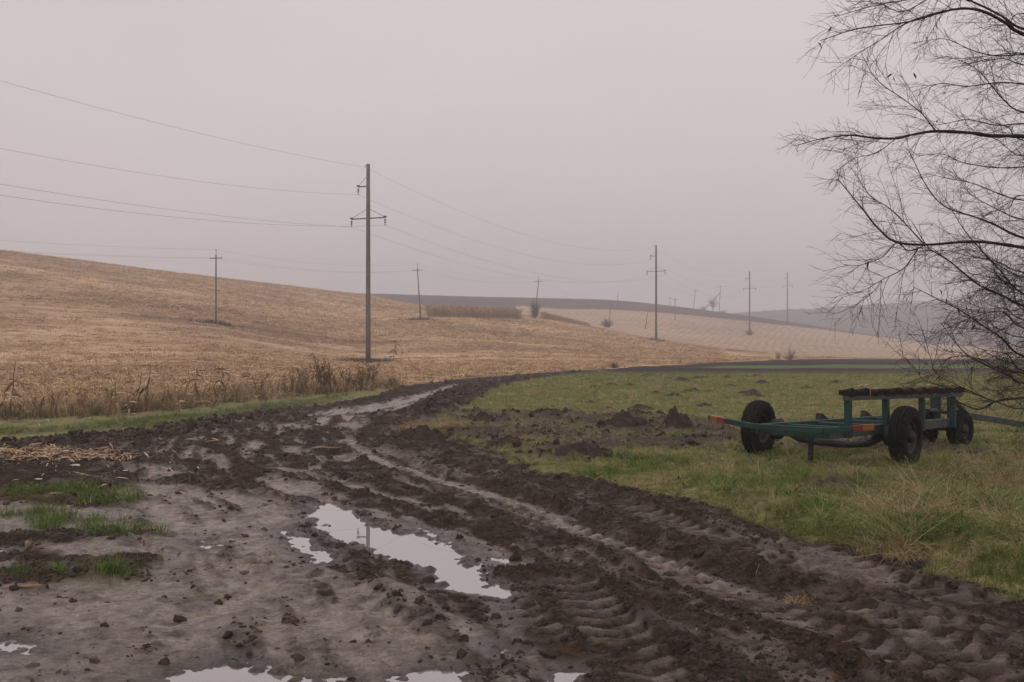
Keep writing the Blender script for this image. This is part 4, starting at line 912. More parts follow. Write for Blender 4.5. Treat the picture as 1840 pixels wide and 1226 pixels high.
# the big tree: its limbs reach into the picture from a trunk that stands to the right
rgT = np.random.default_rng(5)
TX, TY = 7.35, 11.2
tree = empty('bare_tree', (TX, TY, 0)); tag(tree, 'leafless tree reaching dense dark drooping twigs over the green trailer', 'tree')
tz = float(gz(TX, TY))
mb = MB(); mb.tube([(0, 0, tz - 0.2), (0.02, 0, 0.5), (-0.05, 0.05, 1.6), (0.05, 0, 3.0), (-0.02, 0.1, 4.6), (0.1, 0, 6.2), (0.0, 0.1, 8.2)], [0.26, 0.20, 0.17, 0.14, 0.11, 0.075, 0.03], 12); mb.build('trunk', M['bark'], tree, True)
LIMB = [  # (pixel path inward-out, depth at edge, depth at tip, radius at edge, trunk height offset)
 ([(1840,61),(1808,41),(1767,20),(1727,15),(1686,24),(1633,39),(1543,51),(1474,73)], 11.0, 10.4, .030, -.6),
 ([(1840,52),(1800,28),(1760,8),(1720,-6),(1660,-4),(1580,8),(1500,30)], 11.2, 11.6, .022, -.6),
 ([(1700,18),(1633,39),(1584,71),(1543,96),(1486,135)], 10.8, 10.3, .012, None),
 ([(1760,-30),(1700,-20),(1625,20),(1576,4),(1520,2)], 11.2, 11.5, .012, None),
 ([(1840,98),(1790,100),(1747,90),(1700,70),(1650,75)], 11.6, 11.9, .014, -.4),
 ([(1840,151),(1788,149),(1739,155),(1690,150),(1640,165)], 10.7, 10.2, .014, -.4),
 ([(1840,202),(1804,179),(1780,151),(1750,120),(1700,100)], 11.4, 11.8, .015, -.5),
 ([(1840,245),(1780,244),(1747,239),(1682,236),(1645,241),(1608,249),(1563,247),(1527,243),(1478,249),(1433,261)], 10.9, 10.2, .030, -.3),
 ([(1682,236),(1657,204),(1625,179),(1576,143),(1547,94)], 10.6, 10.9, .014, None),
 ([(1610,249),(1575,275),(1535,285),(1500,310)], 10.4, 10.2, .009, None),
 ([(1840,222),(1790,225),(1740,215),(1700,222),(1660,228)], 11.5, 11.9, .013, -.3),
 ([(1840,300),(1788,301),(1731,292),(1694,277),(1650,280)], 11.6, 11.9, .013, -.2),
 ([(1840,428),(1788,404),(1755,391),(1698,371),(1665,334),(1633,269)], 11.2, 11.6, .022, -.6),
 ([(1840,445),(1808,440),(1747,434),(1665,440),(1608,434),(1576,408),(1543,367),(1506,322)], 10.7, 10.0, .030, -.4),
 ([(1665,440),(1633,451),(1612,436),(1584,463),(1543,477),(1515,475)], 10.3, 10.0, .012, None),
 ([(1660,438),(1604,379),(1563,351),(1535,306)], 10.3, 10.5, .012, None),
 ([(1650,447),(1624,482),(1585,503),(1550,523),(1512,535)], 10.3, 9.9, .009, None),
 ([(1585,503),(1568,526),(1532,553)], 10.0, 9.9, .006, None),
 ([(1840,550),(1803,532),(1762,514),(1732,491),(1703,467),(1668,444),(1640,400)], 10.9, 10.4, .022, -.7),
 ([(1840,529),(1791,479),(1756,441),(1732,412),(1700,360)], 11.5, 11.9, .020, -.8),
 ([(1840,641),(1800,608),(1770,588),(1726,558),(1690,540),(1640,515)], 10.8, 10.3, .018, -.6),
 ([(1840,689),(1814,676),(1776,658),(1747,644),(1723,623),(1690,580)], 10.6, 10.2, .018, -.4),
 ([(1840,671),(1790,660),(1762,646),(1720,640),(1690,650)], 11.0, 10.8, .012, -.4),
 ([(1840,715),(1791,721),(1770,732),(1753,735),(1712,720),(1680,712)], 10.4, 10.0, .020, -.2),
 ([(1840,735),(1790,722),(1740,705),(1691,693),(1659,682),(1641,658),(1612,632)], 10.3, 9.9, .010, -.2),
 ([(1770,715),(1688,676),(1673,646),(1660,600)], 10.2, 10.0, .008, None),
 ([(1840,590),(1800,560),(1750,570),(1700,590),(1670,606)], 11.3, 11.5, .012, -.5),
 ([(1840,360),(1800,350),(1750,330),(1700,320),(1660,310)], 11.2, 11.7, .013, -.4),
 ([(1840,395),(1790,375),(1740,345),(1710,300)], 11.6, 12.0, .013, -.5),
 ([(1840,490),(1790,470),(1740,460),(1690,450),(1640,470)], 11.5, 11.8, .012, -.4),
]
rgl = random.Random(17)
for k in range(18):                                   # lesser limbs that fill the crown near the trunk
    y0 = rgl.uniform(-20, 690); x1 = rgl.uniform(1660, 1790); dy = rgl.uniform(-70, 40); d_ = rgl.uniform(10.2, 12.2)
    LIMB.append(([(1840, y0), (1840 - (1840 - x1) * .35, y0 + dy * .5 + rgl.uniform(-10, 10)), (1840 - (1840 - x1) * .7, y0 + dy * .8), (x1, y0 + dy * rgl.uniform(.6, 1.4))], d_, d_ + rgl.uniform(-.5, .5), rgl.uniform(.007, .013), rgl.uniform(-.7, -.3)))
tw = Twigs()
off = np.array([TX, TY, 0.0])
for path, d0, d1, r, tr in LIMB:
    n_ = len(path); P = []
    for k, (a, b_) in enumerate(path): P.append(np.array(at(a, b_, d0 + (d1 - d0) * k / (n_ - 1))))
    if tr is not None:
        p0 = P[0]; root = np.array([TX - 0.02, TY, max(0.4, p0[2] + tr)]); mid = root * 0.45 + p0 * 0.55 + np.array([0, 0, 0.12]); P = [root, mid] + P
    P = spline(P, 5); r_ = np.linspace(r * (0.85 if tr is not None else 0.65), r * 0.10 + 0.0012, len(P)) * (1 + 0.10 * rgT.normal(0, 1, len(P)))
    mb = MB(); mb.tube([p - off for p in P], list(r_), 6); mb.build('limb', M['bark'], tree, True)
    L_ = np.linalg.norm(np.diff(P, axis=0), axis=1).sum()
    grow(tw, P, L_, r, rgT, 0, (0.098, 0.115, 0.14), (0.84, 0.44, 0.24), (0.0034, 0.0021, 0.0016), (-0.06, 0, -0.10), 0.8, 0.24 if tr is not None else 0.02)
# the side of the crown that stands outside the picture
for k in range(9):
    a = rgT.uniform(-1.4, 1.4); h0 = rgT.uniform(2.0, 6.5); d = np.array([math.cos(a), math.sin(a), rgT.uniform(0.1, 0.7)])
    P, _ = shoot((TX, TY, h0), d, rgT.uniform(2.0, 3.2), rgT, (0, 0, 0.2), 0.3, 9)
    mb = MB(); mb.tube([p - off for p in P], list(np.linspace(.045, .006, len(P))), 6); mb.build('limb', M['bark'], tree, True)
    grow(tw, P, 2, 1, rgT, 0, (0.22, 0.2), (0.8, 0.35), (0.005, 0.003), (0, 0, 0.05), 1.0, 0.2)
tm = tw.mesh('twigs'); o = link('twigs', tm, M['twig'], tree); o.location = -Vector(off); tag(o, kind='stuff')
print('twig faces', len(tm.polygons))
# the few withered leaves still hanging
M['leafm'] = mat_solid('withered_leaf', (0.02, 0.015, 0.012), (0.05, 0.035, 0.025), 30, 0.9, 0.1, obj=False)
lmb = MB(); P_ = [(-0.0, 0, 0), (0.012, 0.0, -0.02), (0.016, 0.004, -0.045), (0.004, 0.012, -0.075)]; lmb.strip([Vector(p) for p in P_], [0.005, 0.020, 0.016, 0.002], (0.3, 1, 0.2)); lme = lmb.mesh('leaf')
for (a, b_, dd) in [(1700,536,10.4),(1722,553,10.4),(1736,549,10.6),(1679,588,10.2),(1681,590,10.2),(1760,555,10.5),(1604,132,10.3),(1606,137,10.3),(1642,131,10.6),(1686,40,10.6),(1495,48,10.4),(1518,262,10.2),(1537,252,10.3),(1686,215,10.7),(1688,520,10.4),(1752,585,10.5),(1560,470,10.1),(1470,76,10.4)]:
    o = link('leaf', lme, M['leafm'], tree); o.location = at(a, b_, dd) - Vector(off); o.rotation_euler = (random.gauss(0, .5), random.gauss(0, .5), random.random() * 6)

def bush(px, py, Y, w, h, label, n=90, name='bush', seed=1, up=0.5, mat='bushm', group=None):
    x = (px - 920) / F * Y; z = float(gz(x, Y)); rg = np.random.default_rng(seed); t_ = Twigs()
    for k in range(n):
        a = rg.uniform(0, 6.283); e_ = rg.uniform(0.05, 1.0); d = np.array([math.cos(a) * w * e_, math.sin(a) * w * e_, h * (1.15 - 0.6 * e_ * e_) * rg.uniform(0.6, 1.1)]); L_ = np.linalg.norm(d)
        P, _ = shoot((rg.normal(0, w * 0.12), rg.normal(0, w * 0.12), -0.1), d, L_, rg, (0, 0, -0.1), 0.25, 5); t_.add(P, 0.012 * h, 0.005 * h)
        for q_ in range(7):
            b0 = P[rg.integers(1, len(P))]; dd = np.array([rg.normal(), rg.normal(), rg.normal() + up]); Q, _ = shoot(b0, dd, h * rg.uniform(0.18, 0.42), rg, (0, 0, 0.1), 0.3, 3); t_.add(Q, 0.0065 * h, 0.0035 * h)
    t = empty(name, (x, Y, z)); tag(t, label, 'bush' if name == 'bush' else 'tree' if 'tree' in name else 'shrub', group)
    half = len(t_.V) * 2 // 3
    link('branches', t_.mesh('branches'), M[mat], t); return t
bush(961, 571, 229.2, 1.0, 3.3, 'dark narrow shrub round the foot of the short pole between the corn strips', 70, seed=3, up=1.0)
bush(1091, 590, 284, 2.1, 2.2, 'round grey bush in the hollow below the striped field with a pole in it', 120, seed=4)
bush(1347, 603, 310, 1.9, 1.7, 'small dark bush around the foot of a hazy tall pole', 80, seed=5)
bush(1264, 552, 455, 3.2, 1.6, 'low dark thicket on the ploughed crest beside the pole prop', 60, seed=6)
bush(1300, 559, 456, 3.0, 1.3, 'low scrub on the crest under the propped wooden pole', 50, seed=8)
bush(1104, 660, 71, 0.55, 0.55, 'small dry dark bush at the far end of the road beside the stubble', 60, seed=9)
bush(1085, 662, 69, 0.6, 0.35, 'low dry tuft of stalks beside the far road', 40, seed=10)
bush(1420, 645, 112, 0.9, 1.15, 'thin dry weeds on the stubble border above the ploughed strip', 30, seed=12, up=1.5)
bush(1398, 645, 112, 0.5, 0.9, 'sparse withered weed clump between stubble and ploughed strip', 20, seed=13, up=1.5)
# hill-top tree
rg = np.random.default_rng(22); t_ = Twigs(); x0 = (1281 - 920) / F * 457; z0 = float(gz(x0, 457))
trk = empty('crest_tree', (x0, 457, z0)); tag(trk, 'small bare hazy tree standing on the ploughed crest', 'tree')
mb = MB(); mb.tube([(0, 0, -.3), (0.1, 0, 1.2), (0, 0, 2.6), (-0.1, 0, 4.5)], [.22, .18, .14, .06], 7); mb.build('trunk', M['bushm'], trk, True)
for k in range(60):
    a = rg.uniform(0, 6.283); P, _ = shoot((0, 0, rg.uniform(1.2, 3.6)), (math.cos(a), math.sin(a), rg.uniform(0.5, 1.6)), rg.uniform(2.0, 3.8), rg, (0, 0, 0.2), 0.25, 5); t_.add(P, 0.04, 0.012)
    for q_ in range(8):
        Q, _ = shoot(P[rg.integers(1, 6)], rg.normal(0, 1, 3) + [0, 0, 0.5], rg.uniform(0.5, 1.4), rg, (0, 0, .1), 0.3, 3); t_.add(Q, 0.016, 0.007)
link('crown', t_.mesh('crown'), M['bushm'], trk)
# trees half lost in the haze of the valley
for k, (a, b_, Y_, h_) in enumerate([(1686, 618, 480, 7), (1676, 620, 490, 5), (1770, 622, 500, 9), (1800, 622, 510, 8)]):
    bush(a, b_, Y_, h_ * 0.38, h_, 'faint hazy tree in the valley beyond the striped field', 60, 'valley_tree', 50 + k, 0.8, group='hazy valley trees')
# ------------------------------------------------------------------ farm trailer
def paint(name, c, worn, rust=(0.05, 0.03, 0.02), amt=0.57):
    m, nt, b = newmat(name); v = nd(nt, 'ShaderNodeTexCoord').outputs['Object']
    c1 = ramp(nt, noise(nt, 3.0, 5, 0.7, v), [(0.35, c), (0.7, worn)])
    k = mrange(nt, noise(nt, 9.0, 6, 0.75, v), amt, amt + 0.06, 0, 1)
    mx_ = nd(nt, 'ShaderNodeMix', data_type='RGBA'); nt.links.new(k, mx_.inputs[0]); nt.links.new(c1, mx_.inputs[6]); mx_.inputs[7].default_value = (*rust, 1)
    nt.links.new(mx_.outputs[2], b.inputs['Base Color']); nt.links.new(mrange(nt, noise(nt, 14, 4, 0.6, v), 0.3, 0.7, 0.45, 0.8), b.inputs['Roughness'])
    b.inputs['Specular IOR Level'].default_value = 0.35; bump(nt, b, noise(nt, 40, 3, 0.6, v), 0.15, 0.004); return m
M['green'] = paint('worn_green_paint', (0.008, 0.038, 0.030), (0.016, 0.060, 0.048))
M['greygreen'] = paint('faded_green_paint', (0.045, 0.066, 0.058), (0.072, 0.09, 0.08), (0.06, 0.045, 0.035), 0.58)
M['rubber'] = mat_solid('old_rubber', (0.008, 0.008, 0.008), (0.020, 0.018, 0.017), 9, 0.9, 0.15, 0.15)
M['rim'] = mat_solid('rusty_dark_rim', (0.030, 0.026, 0.024), (0.085, 0.066, 0.052), 12, 0.7, 0.3, 0.2)
M['blackmetal'] = mat_solid('greasy_black_metal', (0.012, 0.011, 0.011), (0.030, 0.026, 0.024), 10, 0.6, 0.35, 0.2)
M['rottenwood'] = mat_solid('rotten_dark_wood', (0.010, 0.008, 0.007), (0.036, 0.027, 0.022), 14, 0.95, 0.1, 0.8)
M['redref'] = mat_solid('red_reflector', (0.16, 0.018, 0.014), (0.24, 0.03, 0.02), 20, 0.35, 0.5)
M['orangeref'] = mat_solid('orange_reflector', (0.20, 0.07, 0.016), (0.27, 0.10, 0.026), 20, 0.35, 0.5)
M['palewood'] = mat_solid('pale_splinter', (0.25, 0.18, 0.11), (0.38, 0.29, 0.19), 10, 0.9)
TU = Vector((0.68, 0.733, 0)).normalized(); TR = Vector((TU.y, -TU.x, 0))
TO = Vector((4.70, 14.63, 0)); TO.z = float(np.mean(gz(np.array([3.8, 5.5]), np.array([15.4, 13.95]))))
trl = empty('farm_trailer', TO, (0, 0, math.atan2(-TU.x, TU.y))); tag(trl, 'abandoned green flatbed farm trailer with fat black tyres on the meadow', 'trailer')
FX = 0.23
def tz_(y): return -0.025 * (y + 1.74)           # the bed droops towards the drawbar
def tp(x, y, z): return Vector((x + FX, y, z + tz_(y)))
def wheel(x, y, R, W, rimR, steer=0.0, gzoff=0.0):
    wv = trl.matrix_basis @ Vector((x, y, 0)); gzz = float(gz(wv.x, wv.y)) - TO.z
    w = empty('wheel', (x, y, gzz + R - 0.03)); w.parent = trl; w.rotation_euler = (random.random() * 6, 0, steer)
    n = 96; V = []; prof = []
    half = W / 2
    grooves = [-0.30, -0.10, 0.10, 0.30]
    xs = np.linspace(-0.46, 0.46, 33)
    for q_ in xs:
        gr = min(abs(q_ - k) for k in grooves); prof.append((R - 0.012 * (abs(q_) / 0.46) ** 2 * 2 - (0.016 if gr < 0.022 else 0), q_ * W, abs(q_) > 0.37))
    side = [(R - 0.045, 0.50 * W, True), (R - 0.09, 0.535 * W, False), (R - 0.15, 0.53 * W, False), (rimR + 0.03, 0.46 * W, False), (rimR, 0.41 * W, False), (rimR - 0.012, 0.36 * W, False)]
    prof = [(r, -h, l_) for r, h, l_ in reversed(side)] + prof + side
    for (r, h, l_) in prof:
        for a in range(n):
            t = 2 * math.pi * a / n; rr = r - (0.012 if (l_ and (a % 4) < 2) else 0); V.append((h, rr * math.cos(t), rr * math.sin(t)))
    m_ = MB(); nn = len(prof); m_.add(V, [(k * n + a, k * n + (a + 1) % n, (k + 1) * n + (a + 1) % n, (k + 1) * n + a) for k in range(nn - 1) for a in range(n)])
    m_.build('tyre', M['rubber'], w, False)
    s_ = 1 if x > 0 else -1
    m_ = MB(); m_.lathe([(rimR + 0.005, -0.40 * W), (rimR - 0.03, -0.30 * W), (rimR - 0.035, 0.0), (rimR - 0.03, 0.30 * W), (rimR + 0.005, 0.40 * W)], (0, 0, 0), 'x', 40)
    m_.build('rim', M['rim'], w, True)
    d0 = s_ * 0.06 * W
    m_ = MB(); m_.lathe([(rimR - 0.03, d0), (rimR * 0.78, d0 + s_ * 0.02), (rimR * 0.55, d0 + s_ * 0.05), (rimR * 0.42, d0 + s_ * 0.02), (0.0, d0 + s_ * 0.02)], (0, 0, 0), 'x', 40)
    m_.build('disc', M['rim'], w, True)
    m_ = MB(); m_.lathe([(0.085, d0), (0.085, d0 + s_ * 0.07), (0.06, d0 + s_ * 0.10), (0.0, d0 + s_ * 0.105)], (0, 0, 0), 'x', 16); m_.build('hub', M['blackmetal'], w, True)
    for k in range(6):
        m_ = MB(); t = k * math.pi / 3; m_.lathe([(0.016, d0), (0.016, d0 + s_ * 0.05), (0, d0 + s_ * 0.052)], (0, 0.125 * math.cos(t), 0.125 * math.sin(t)), 'x', 6); m_.build('bolt', M['blackmetal'], w)
    return w
wheel(-1.17, -0.04, 0.43, 0.225, 0.235, math.radians(2.5)); wheel(1.06, 0.05, 0.43, 0.225, 0.235, math.radians(2.5))
# drop axle with brakes and springs
m_ = MB(); m_.tube([(-0.98, 0, 0.40), (-0.72, 0, 0.37), (-0.52, 0, 0.27), (-0.2, 0, 0.235), (0.25, 0, 0.235), (0.55, 0, 0.27), (0.74, 0, 0.37), (0.98, 0, 0.40)], 0.05, 8); m_.build('axle', M['blackmetal'], trl, True)
for s_ in (-1, 1):
    m_ = MB(); m_.lathe([(0.0, -0.06), (0.15, -0.06), (0.16, 0.0), (0.16, 0.06), (0.0, 0.06)], (s_ * 0.88, 0, 0.40), 'x', 20); o = m_.build('brake_drum', M['blackmetal'], trl, True)
    m_ = MB()
    for k in range(4): m_.beam((s_ * 0.62 + FX * .5, -0.42 + 0.07 * k, 0.36 + 0.022 * k), (s_ * 0.62 + FX * .5, 0.42 - 0.07 * k, 0.36 + 0.022 * k), 0.06, 0.016)
    m_.build('leaf_spring', M['blackmetal'], trl)
# bed frame
for s_, mt in ((-1, 'green'), (1, 'greygreen')):
    m_ = MB(); m_.beam(tp(s_ * 0.5, -1.70, 0.535), tp(s_ * 0.5, 3.20, 0.535), 0.07, 0.14); r_ = m_.build('frame_rail', M[mt], trl, bevel=0.006)
    tag(r_, 'green painted left rail' if s_ < 0 else 'faded grey green right rail')
for y_ in (-0.9, 0.05, 1.1, 2.1, 3.14):
    m_ = MB(); m_.beam(tp(-0.462, y_, 0.53), tp(0.462, y_, 0.53), 0.07, 0.11); m_.build('cross_member', M['green'], trl, bevel=0.005)
m_ = MB(); m_.beam(tp(-0.44, -1.45, 0.50), tp(0.44, -1.45, 0.50), 0.06, 0.10); m_.build('cross_member', M['green'], trl, bevel=0.005)
m_ = MB(); m_.beam(tp(-0.28, -1.2, 0.475), tp(-0.28, 3.2, 0.475), 0.05, 0.06); m_.build('brake_pipe_rail', M['blackmetal'], trl)
# rear lamp bar with swept-up ends and reflectors
rb = [tp(-1.24, -1.74, 0.655), tp(-0.50, -1.785, 0.578), tp(0.50, -1.785, 0.578), tp(1.13, -1.74, 0.66)]
m_ = MB(); m_.beam(rb[1], rb[2], 0.05, 0.075); br = m_.build('lamp_bar', M['green'], trl, bevel=0.005)
m_ = MB(); m_.beam(rb[0], rb[1] - Vector((0.004, 0, 0)), 0.046, 0.072); m_.build('bar_end', M['green'], br, bevel=0.005)
m_ = MB(); m_.beam(rb[2] + Vector((0.004, 0, 0)), rb[3], 0.046, 0.072); m_.build('bar_end', M['green'], br, bevel=0.005)
dl = (rb[1] - rb[0]).normalized(); dr = (rb[2] - rb[3]).normalized()
for base, d, segs in ((rb[0], dl, ((0.035, 0.155, 'orangeref'), (0.16, 0.285, 'redref'))), (rb[3], dr, ((0.0, 0.13, 'orangeref'), (0.135, 0.25, 'redref')))):
    for a, b_, mt in segs:
        m_ = MB(); m_.beam(base + d * a, base + d * b_, 0.054, 0.080); m_.build('reflector', M[mt], br, bevel=0.004)
# posts and the rotten plank they carry along the right side
for y_ in (-1.24, -0.01, 1.34, 2.66):
    m_ = MB(); m_.beam(tp(0.575, y_, 0.46), tp(0.575, y_, 0.965), 0.08, 0.085, (0, 1, 0)); m_.build('post', M['green'], trl, bevel=0.005)
m_ = MB(); m_.beam(tp(0.575, -1.32, 0.995), tp(0.575, 2.98, 0.995), 0.085, 0.07); m_.build('top_rail', M['greygreen'], trl, bevel=0.005)
V = []; Fs = []; nseg = 60; rgp = random.Random(3)
for k in range(nseg + 1):
    y_ = -1.33 + 4.36 * k / nseg; e_ = 0.022 * (rgp.random() - 0.6) + (0.015 * math.sin(k * 0.9)); lo = 1.022 - (0.03 * rgp.random() if rgp.random() < .6 else 0.0)
    for (xx, zz_) in ((-0.09, 1.034), (0.052 + 0.012 * rgp.random(), lo + 0.012), (0.060, 1.085 + e_), (0.04, 1.103 + e_ * 1.3), (-0.09, 1.09 + 0.012 * rgp.random())): V.append(tp(0.575 + xx, y_, zz_))
for k in range(nseg):
    for a in range(5): Fs.append((k * 5 + a, k * 5 + (a + 1) % 5, (k + 1) * 5 + (a + 1) % 5, (k + 1) * 5 + a))
Fs += [(4, 3, 2, 1, 0), tuple(nseg * 5 + a for a in range(5))]
m_ = MB(); m_.add(V, Fs); pl = m_.build('plank', M['rottenwood'], trl); tag(pl, 'rotten black timber plank on the posts')
for y_, l_ in ((-1.0, .10), (-0.86, .16), (1.5, .13), (0.7, .08), (2.4, .1)):
    m_ = MB(); p = tp(0.60, y_, 1.135); m_.beam(p, p + Vector((0.02, l_, 0.02 + 0.02 * random.random())), 0.05, 0.018); m_.build('splinter', M['palewood'], pl)
m_ = MB(); m_.tube([tp(0.650, -0.72, 1.12), tp(0.655, -0.72, 1.03), tp(0.652, -0.70, 0.955)], 0.006, 4); m_.build('string', M['palewood'], pl)
# uprights at the front, prop and drawbar
for x_, w_ in ((0.13, 0.16), (0.38, 0.12)):
    m_ = MB(); m_.beam(tp(x_, 3.14, 0.59), tp(x_, 3.14, 0.97), w_, 0.06, (0, 1, 0)); m_.build('upright', M['green'], trl, bevel=0.004)
m_ = MB(); m_.tube([tp(0.50, 2.75, 0.96), tp(0.58, 3.35, 0.64)], 0.045, 10); m_.build('prop_tube', M['greygreen'], trl, True)
for y_ in (0.4, 2.0):
    m_ = MB(); m_.add([tp(-0.53, y_ - .14, .585), tp(-0.53, y_ + .14, .585), tp(-0.53, y_ + .14, .61), tp(-0.53, y_ - .10, .70), tp(-0.62, y_ - .14, .585), tp(-0.62, y_ + .14, .585), tp(-0.62, y_ + .14, .61), tp(-0.62, y_ - .10, .70)],
        [(0, 1, 2, 3), (7, 6, 5, 4), (0, 4, 5, 1), (1, 5, 6, 2), (2, 6, 7, 3), (3, 7, 4, 0)]); m_.build('stake_bracket', M['blackmetal'], trl)
m_ = MB(); m_.beam(tp(-0.18, -0.75, 0.50), tp(-0.18, -0.79, 0.06), 0.055, 0.055, (0, 1, 0)); sl_ = m_.build('support_leg', M['blackmetal'], trl); m_ = MB(); m_.beam(tp(-0.25, -0.79, 0.055), tp(-0.11, -0.79, 0.055), 0.12, 0.025); m_.build('foot', M['blackmetal'], sl_)
loc = trl.matrix_basis.inverted()
def wl_(px, py, Y): return loc @ at(px, py, Y)
wheel(0.76, 3.12, 0.315, 0.20, 0.17, math.radians(-8)); wheel(0.22, 3.06, 0.315, 0.20, 0.17, math.radians(-8))
m_ = MB(); m_.tube([(0.24, 3.06, 0.30), (0.70, 3.11, 0.30)], 0.045, 8); m_.beam((0.48, 3.08, 0.30), (0.48, 3.08, 0.40), 0.3, 0.3, (0, 1, 0)); m_.build('steering_axle', M['blackmetal'], trl)
d0 = wl_(1722, 744, 16.9); d1 = wl_(1930, 778, 17.6)
m_ = MB(); m_.beam(d0, d1, 0.09, 0.10); db = m_.build('drawbar', M['greygreen'], trl, bevel=0.006)
m_ = MB(); m_.lathe([(0.05, -0.02), (0.09, -0.02), (0.09, 0.02), (0.05, 0.02)], d1 + (d1 - d0).normalized() * 0.08, n=20, close=True); m_.build('hitch_eye', M['blackmetal'], db)
m_ = MB(); m_.tube([wl_(1675, 738, 16.6), wl_(1722, 742, 16.85)], 0.04, 8); m_.build('drawbar_stub', M['greygreen'], db, True)
m_ = MB(); m_.tube(sag_curve(tp(-0.3, -1.80, 0.53), tp(0.44, -1.80, 0.53), 0.05, 10), 0.006, 4); m_.build('cable', M['blackmetal'], br)

# ------------------------------------------------------------------ soil mounds and molehills
M['mound'] = mat_solid('fresh_dark_soil', (0.030, 0.022, 0.018), (0.062, 0.046, 0.036), 9, 0.95, 0.1, 0.9, obj=True)
def mound_mesh(seed, R, H, n=34, peak=1.3):
    V = []; Fs = []
    gx = np.linspace(-1, 1, n); a, b_ = np.meshgrid(gx, gx, indexing='ij'); rr = np.sqrt(a * a + b_ * b_); th = np.arctan2(b_, a)
    edge_ = 0.78 + 0.2 * perlin(np.cos(th) * 1.5 + seed, np.sin(th) * 1.5, seed)
    q_ = np.clip(1 - rr / edge_, 0, 1); w_, r_ = worley(a * R * 9 + seed * 3, b_ * R * 9, seed)
    z = H * np.power(q_, 1 / peak) * (1 + 0.5 * fbm(a * 2.5 + seed, b_ * 2.5, 3, seed)) + np.clip(0.6 - w_, 0, 1) * r_ * 0.22 * (q_ > 0.02) * min(1, H * 3) - 0.06 * (q_ <= 0.0) - 0.01
    V = np.stack([a.ravel() * R, b_.ravel() * R, z.ravel()], 1); ii, jj = np.meshgrid(np.arange(n - 1), np.arange(n - 1), indexing='ij')
    return np_mesh('soil_mound', V, np.stack([ii * n + jj, (ii + 1) * n + jj, (ii + 1) * n + jj + 1, ii * n + jj + 1], -1).reshape(-1, 4))
def mound(px, py, R, H, seed, label, name='soil_mound', cat='soil mound', group=None, me=None, sc=1.0):
    x, y = g(px, py); o = link(name, me or mound_mesh(seed, R, H), M['mound']); o.location = (x, y, float(gz(x, y)) - 0.01); o.rotation_euler = (0, 0, random.random() * 6); o.scale = (sc, sc, sc)
    tag(o, label, cat, group); return o
mound(1215, 772, 0.42, 0.36, 1, 'pointed dark soil mound between the trailer bar end and the wide heap')
mound(1124, 770, 0.62, 0.30, 2, 'wide rough soil heap with dead grass beside the pointed mound')
mound(1140, 746, 0.42, 0.12, 3, 'flat dark soil heap in the grass behind the wide heap')
mound(1045, 818, 0.55, 0.20, 4, 'lumpy dark heap on the churned patch above the road edge')
mound(868, 760, 0.40, 0.20, 5, 'small dark heap at the grass corner beyond the yellow straw mound')
mound(985, 746, 0.8, 0.14, 6, 'long low spoil heap along the bare patch in the meadow')
mound(760, 785, 0.55, 0.24, 7, 'dark mud heap by the road bend topped with yellow straw')
mound(915, 800, 0.4, 0.14, 8, 'low lump of mud on the corner of the road and the bare patch')
mh = [mound_mesh(30 + k, 0.30, 0.09, 16) for k in range(4)]; rgm = random.Random(8)
for k in range(46):
    px_, py_ = rgm.uniform(880, 1820), 676 + 62 * rgm.random() ** 1.5
    if px_ < 900 + (740 - py_) * 3.2: px_ += 240
    x, y = g(px_, py_)
    if float(sample(bare, np.array([x]), np.array([y]))[0]) > 0.3: continue
    mound(px_, py_, 0, 0, 0, 'small dark molehill in the green meadow', 'molehill', 'molehill', 'molehills across the meadow', mh[k % 4], rgm.uniform(0.7, 2.0))
for (a, b_, n_) in ((1215, 772, 60), (1124, 770, 110), (1045, 818, 90), (868, 760, 60), (985, 746, 90), (760, 785, 70), (1140, 746, 40)):
    cx_, cy_ = g(a, b_); x = cx_ + RNG.normal(0, .38, n_); y = cy_ + RNG.normal(0, .32, n_); sz = np.clip(RNG.lognormal(math.log(0.028), 0.5, n_), 0.012, 0.085)
    scatter('mound_clods', x, y, gz(x, y) + 0.1 * sz + 0.10 * np.exp(-((x - cx_) ** 2 + (y - cy_) ** 2) / .05), cl1, sz, 0.6)
# straw on the mound by the bend
sx, sy = g(772, 774); x = sx + RNG.normal(0, 0.4, 260); y = sy + RNG.normal(0, 0.25, 260); scatter('yellow_straw', x, y, gz(x, y) + 0.10, dryl, RNG.uniform(0.3, 0.7, 260), 0.9)

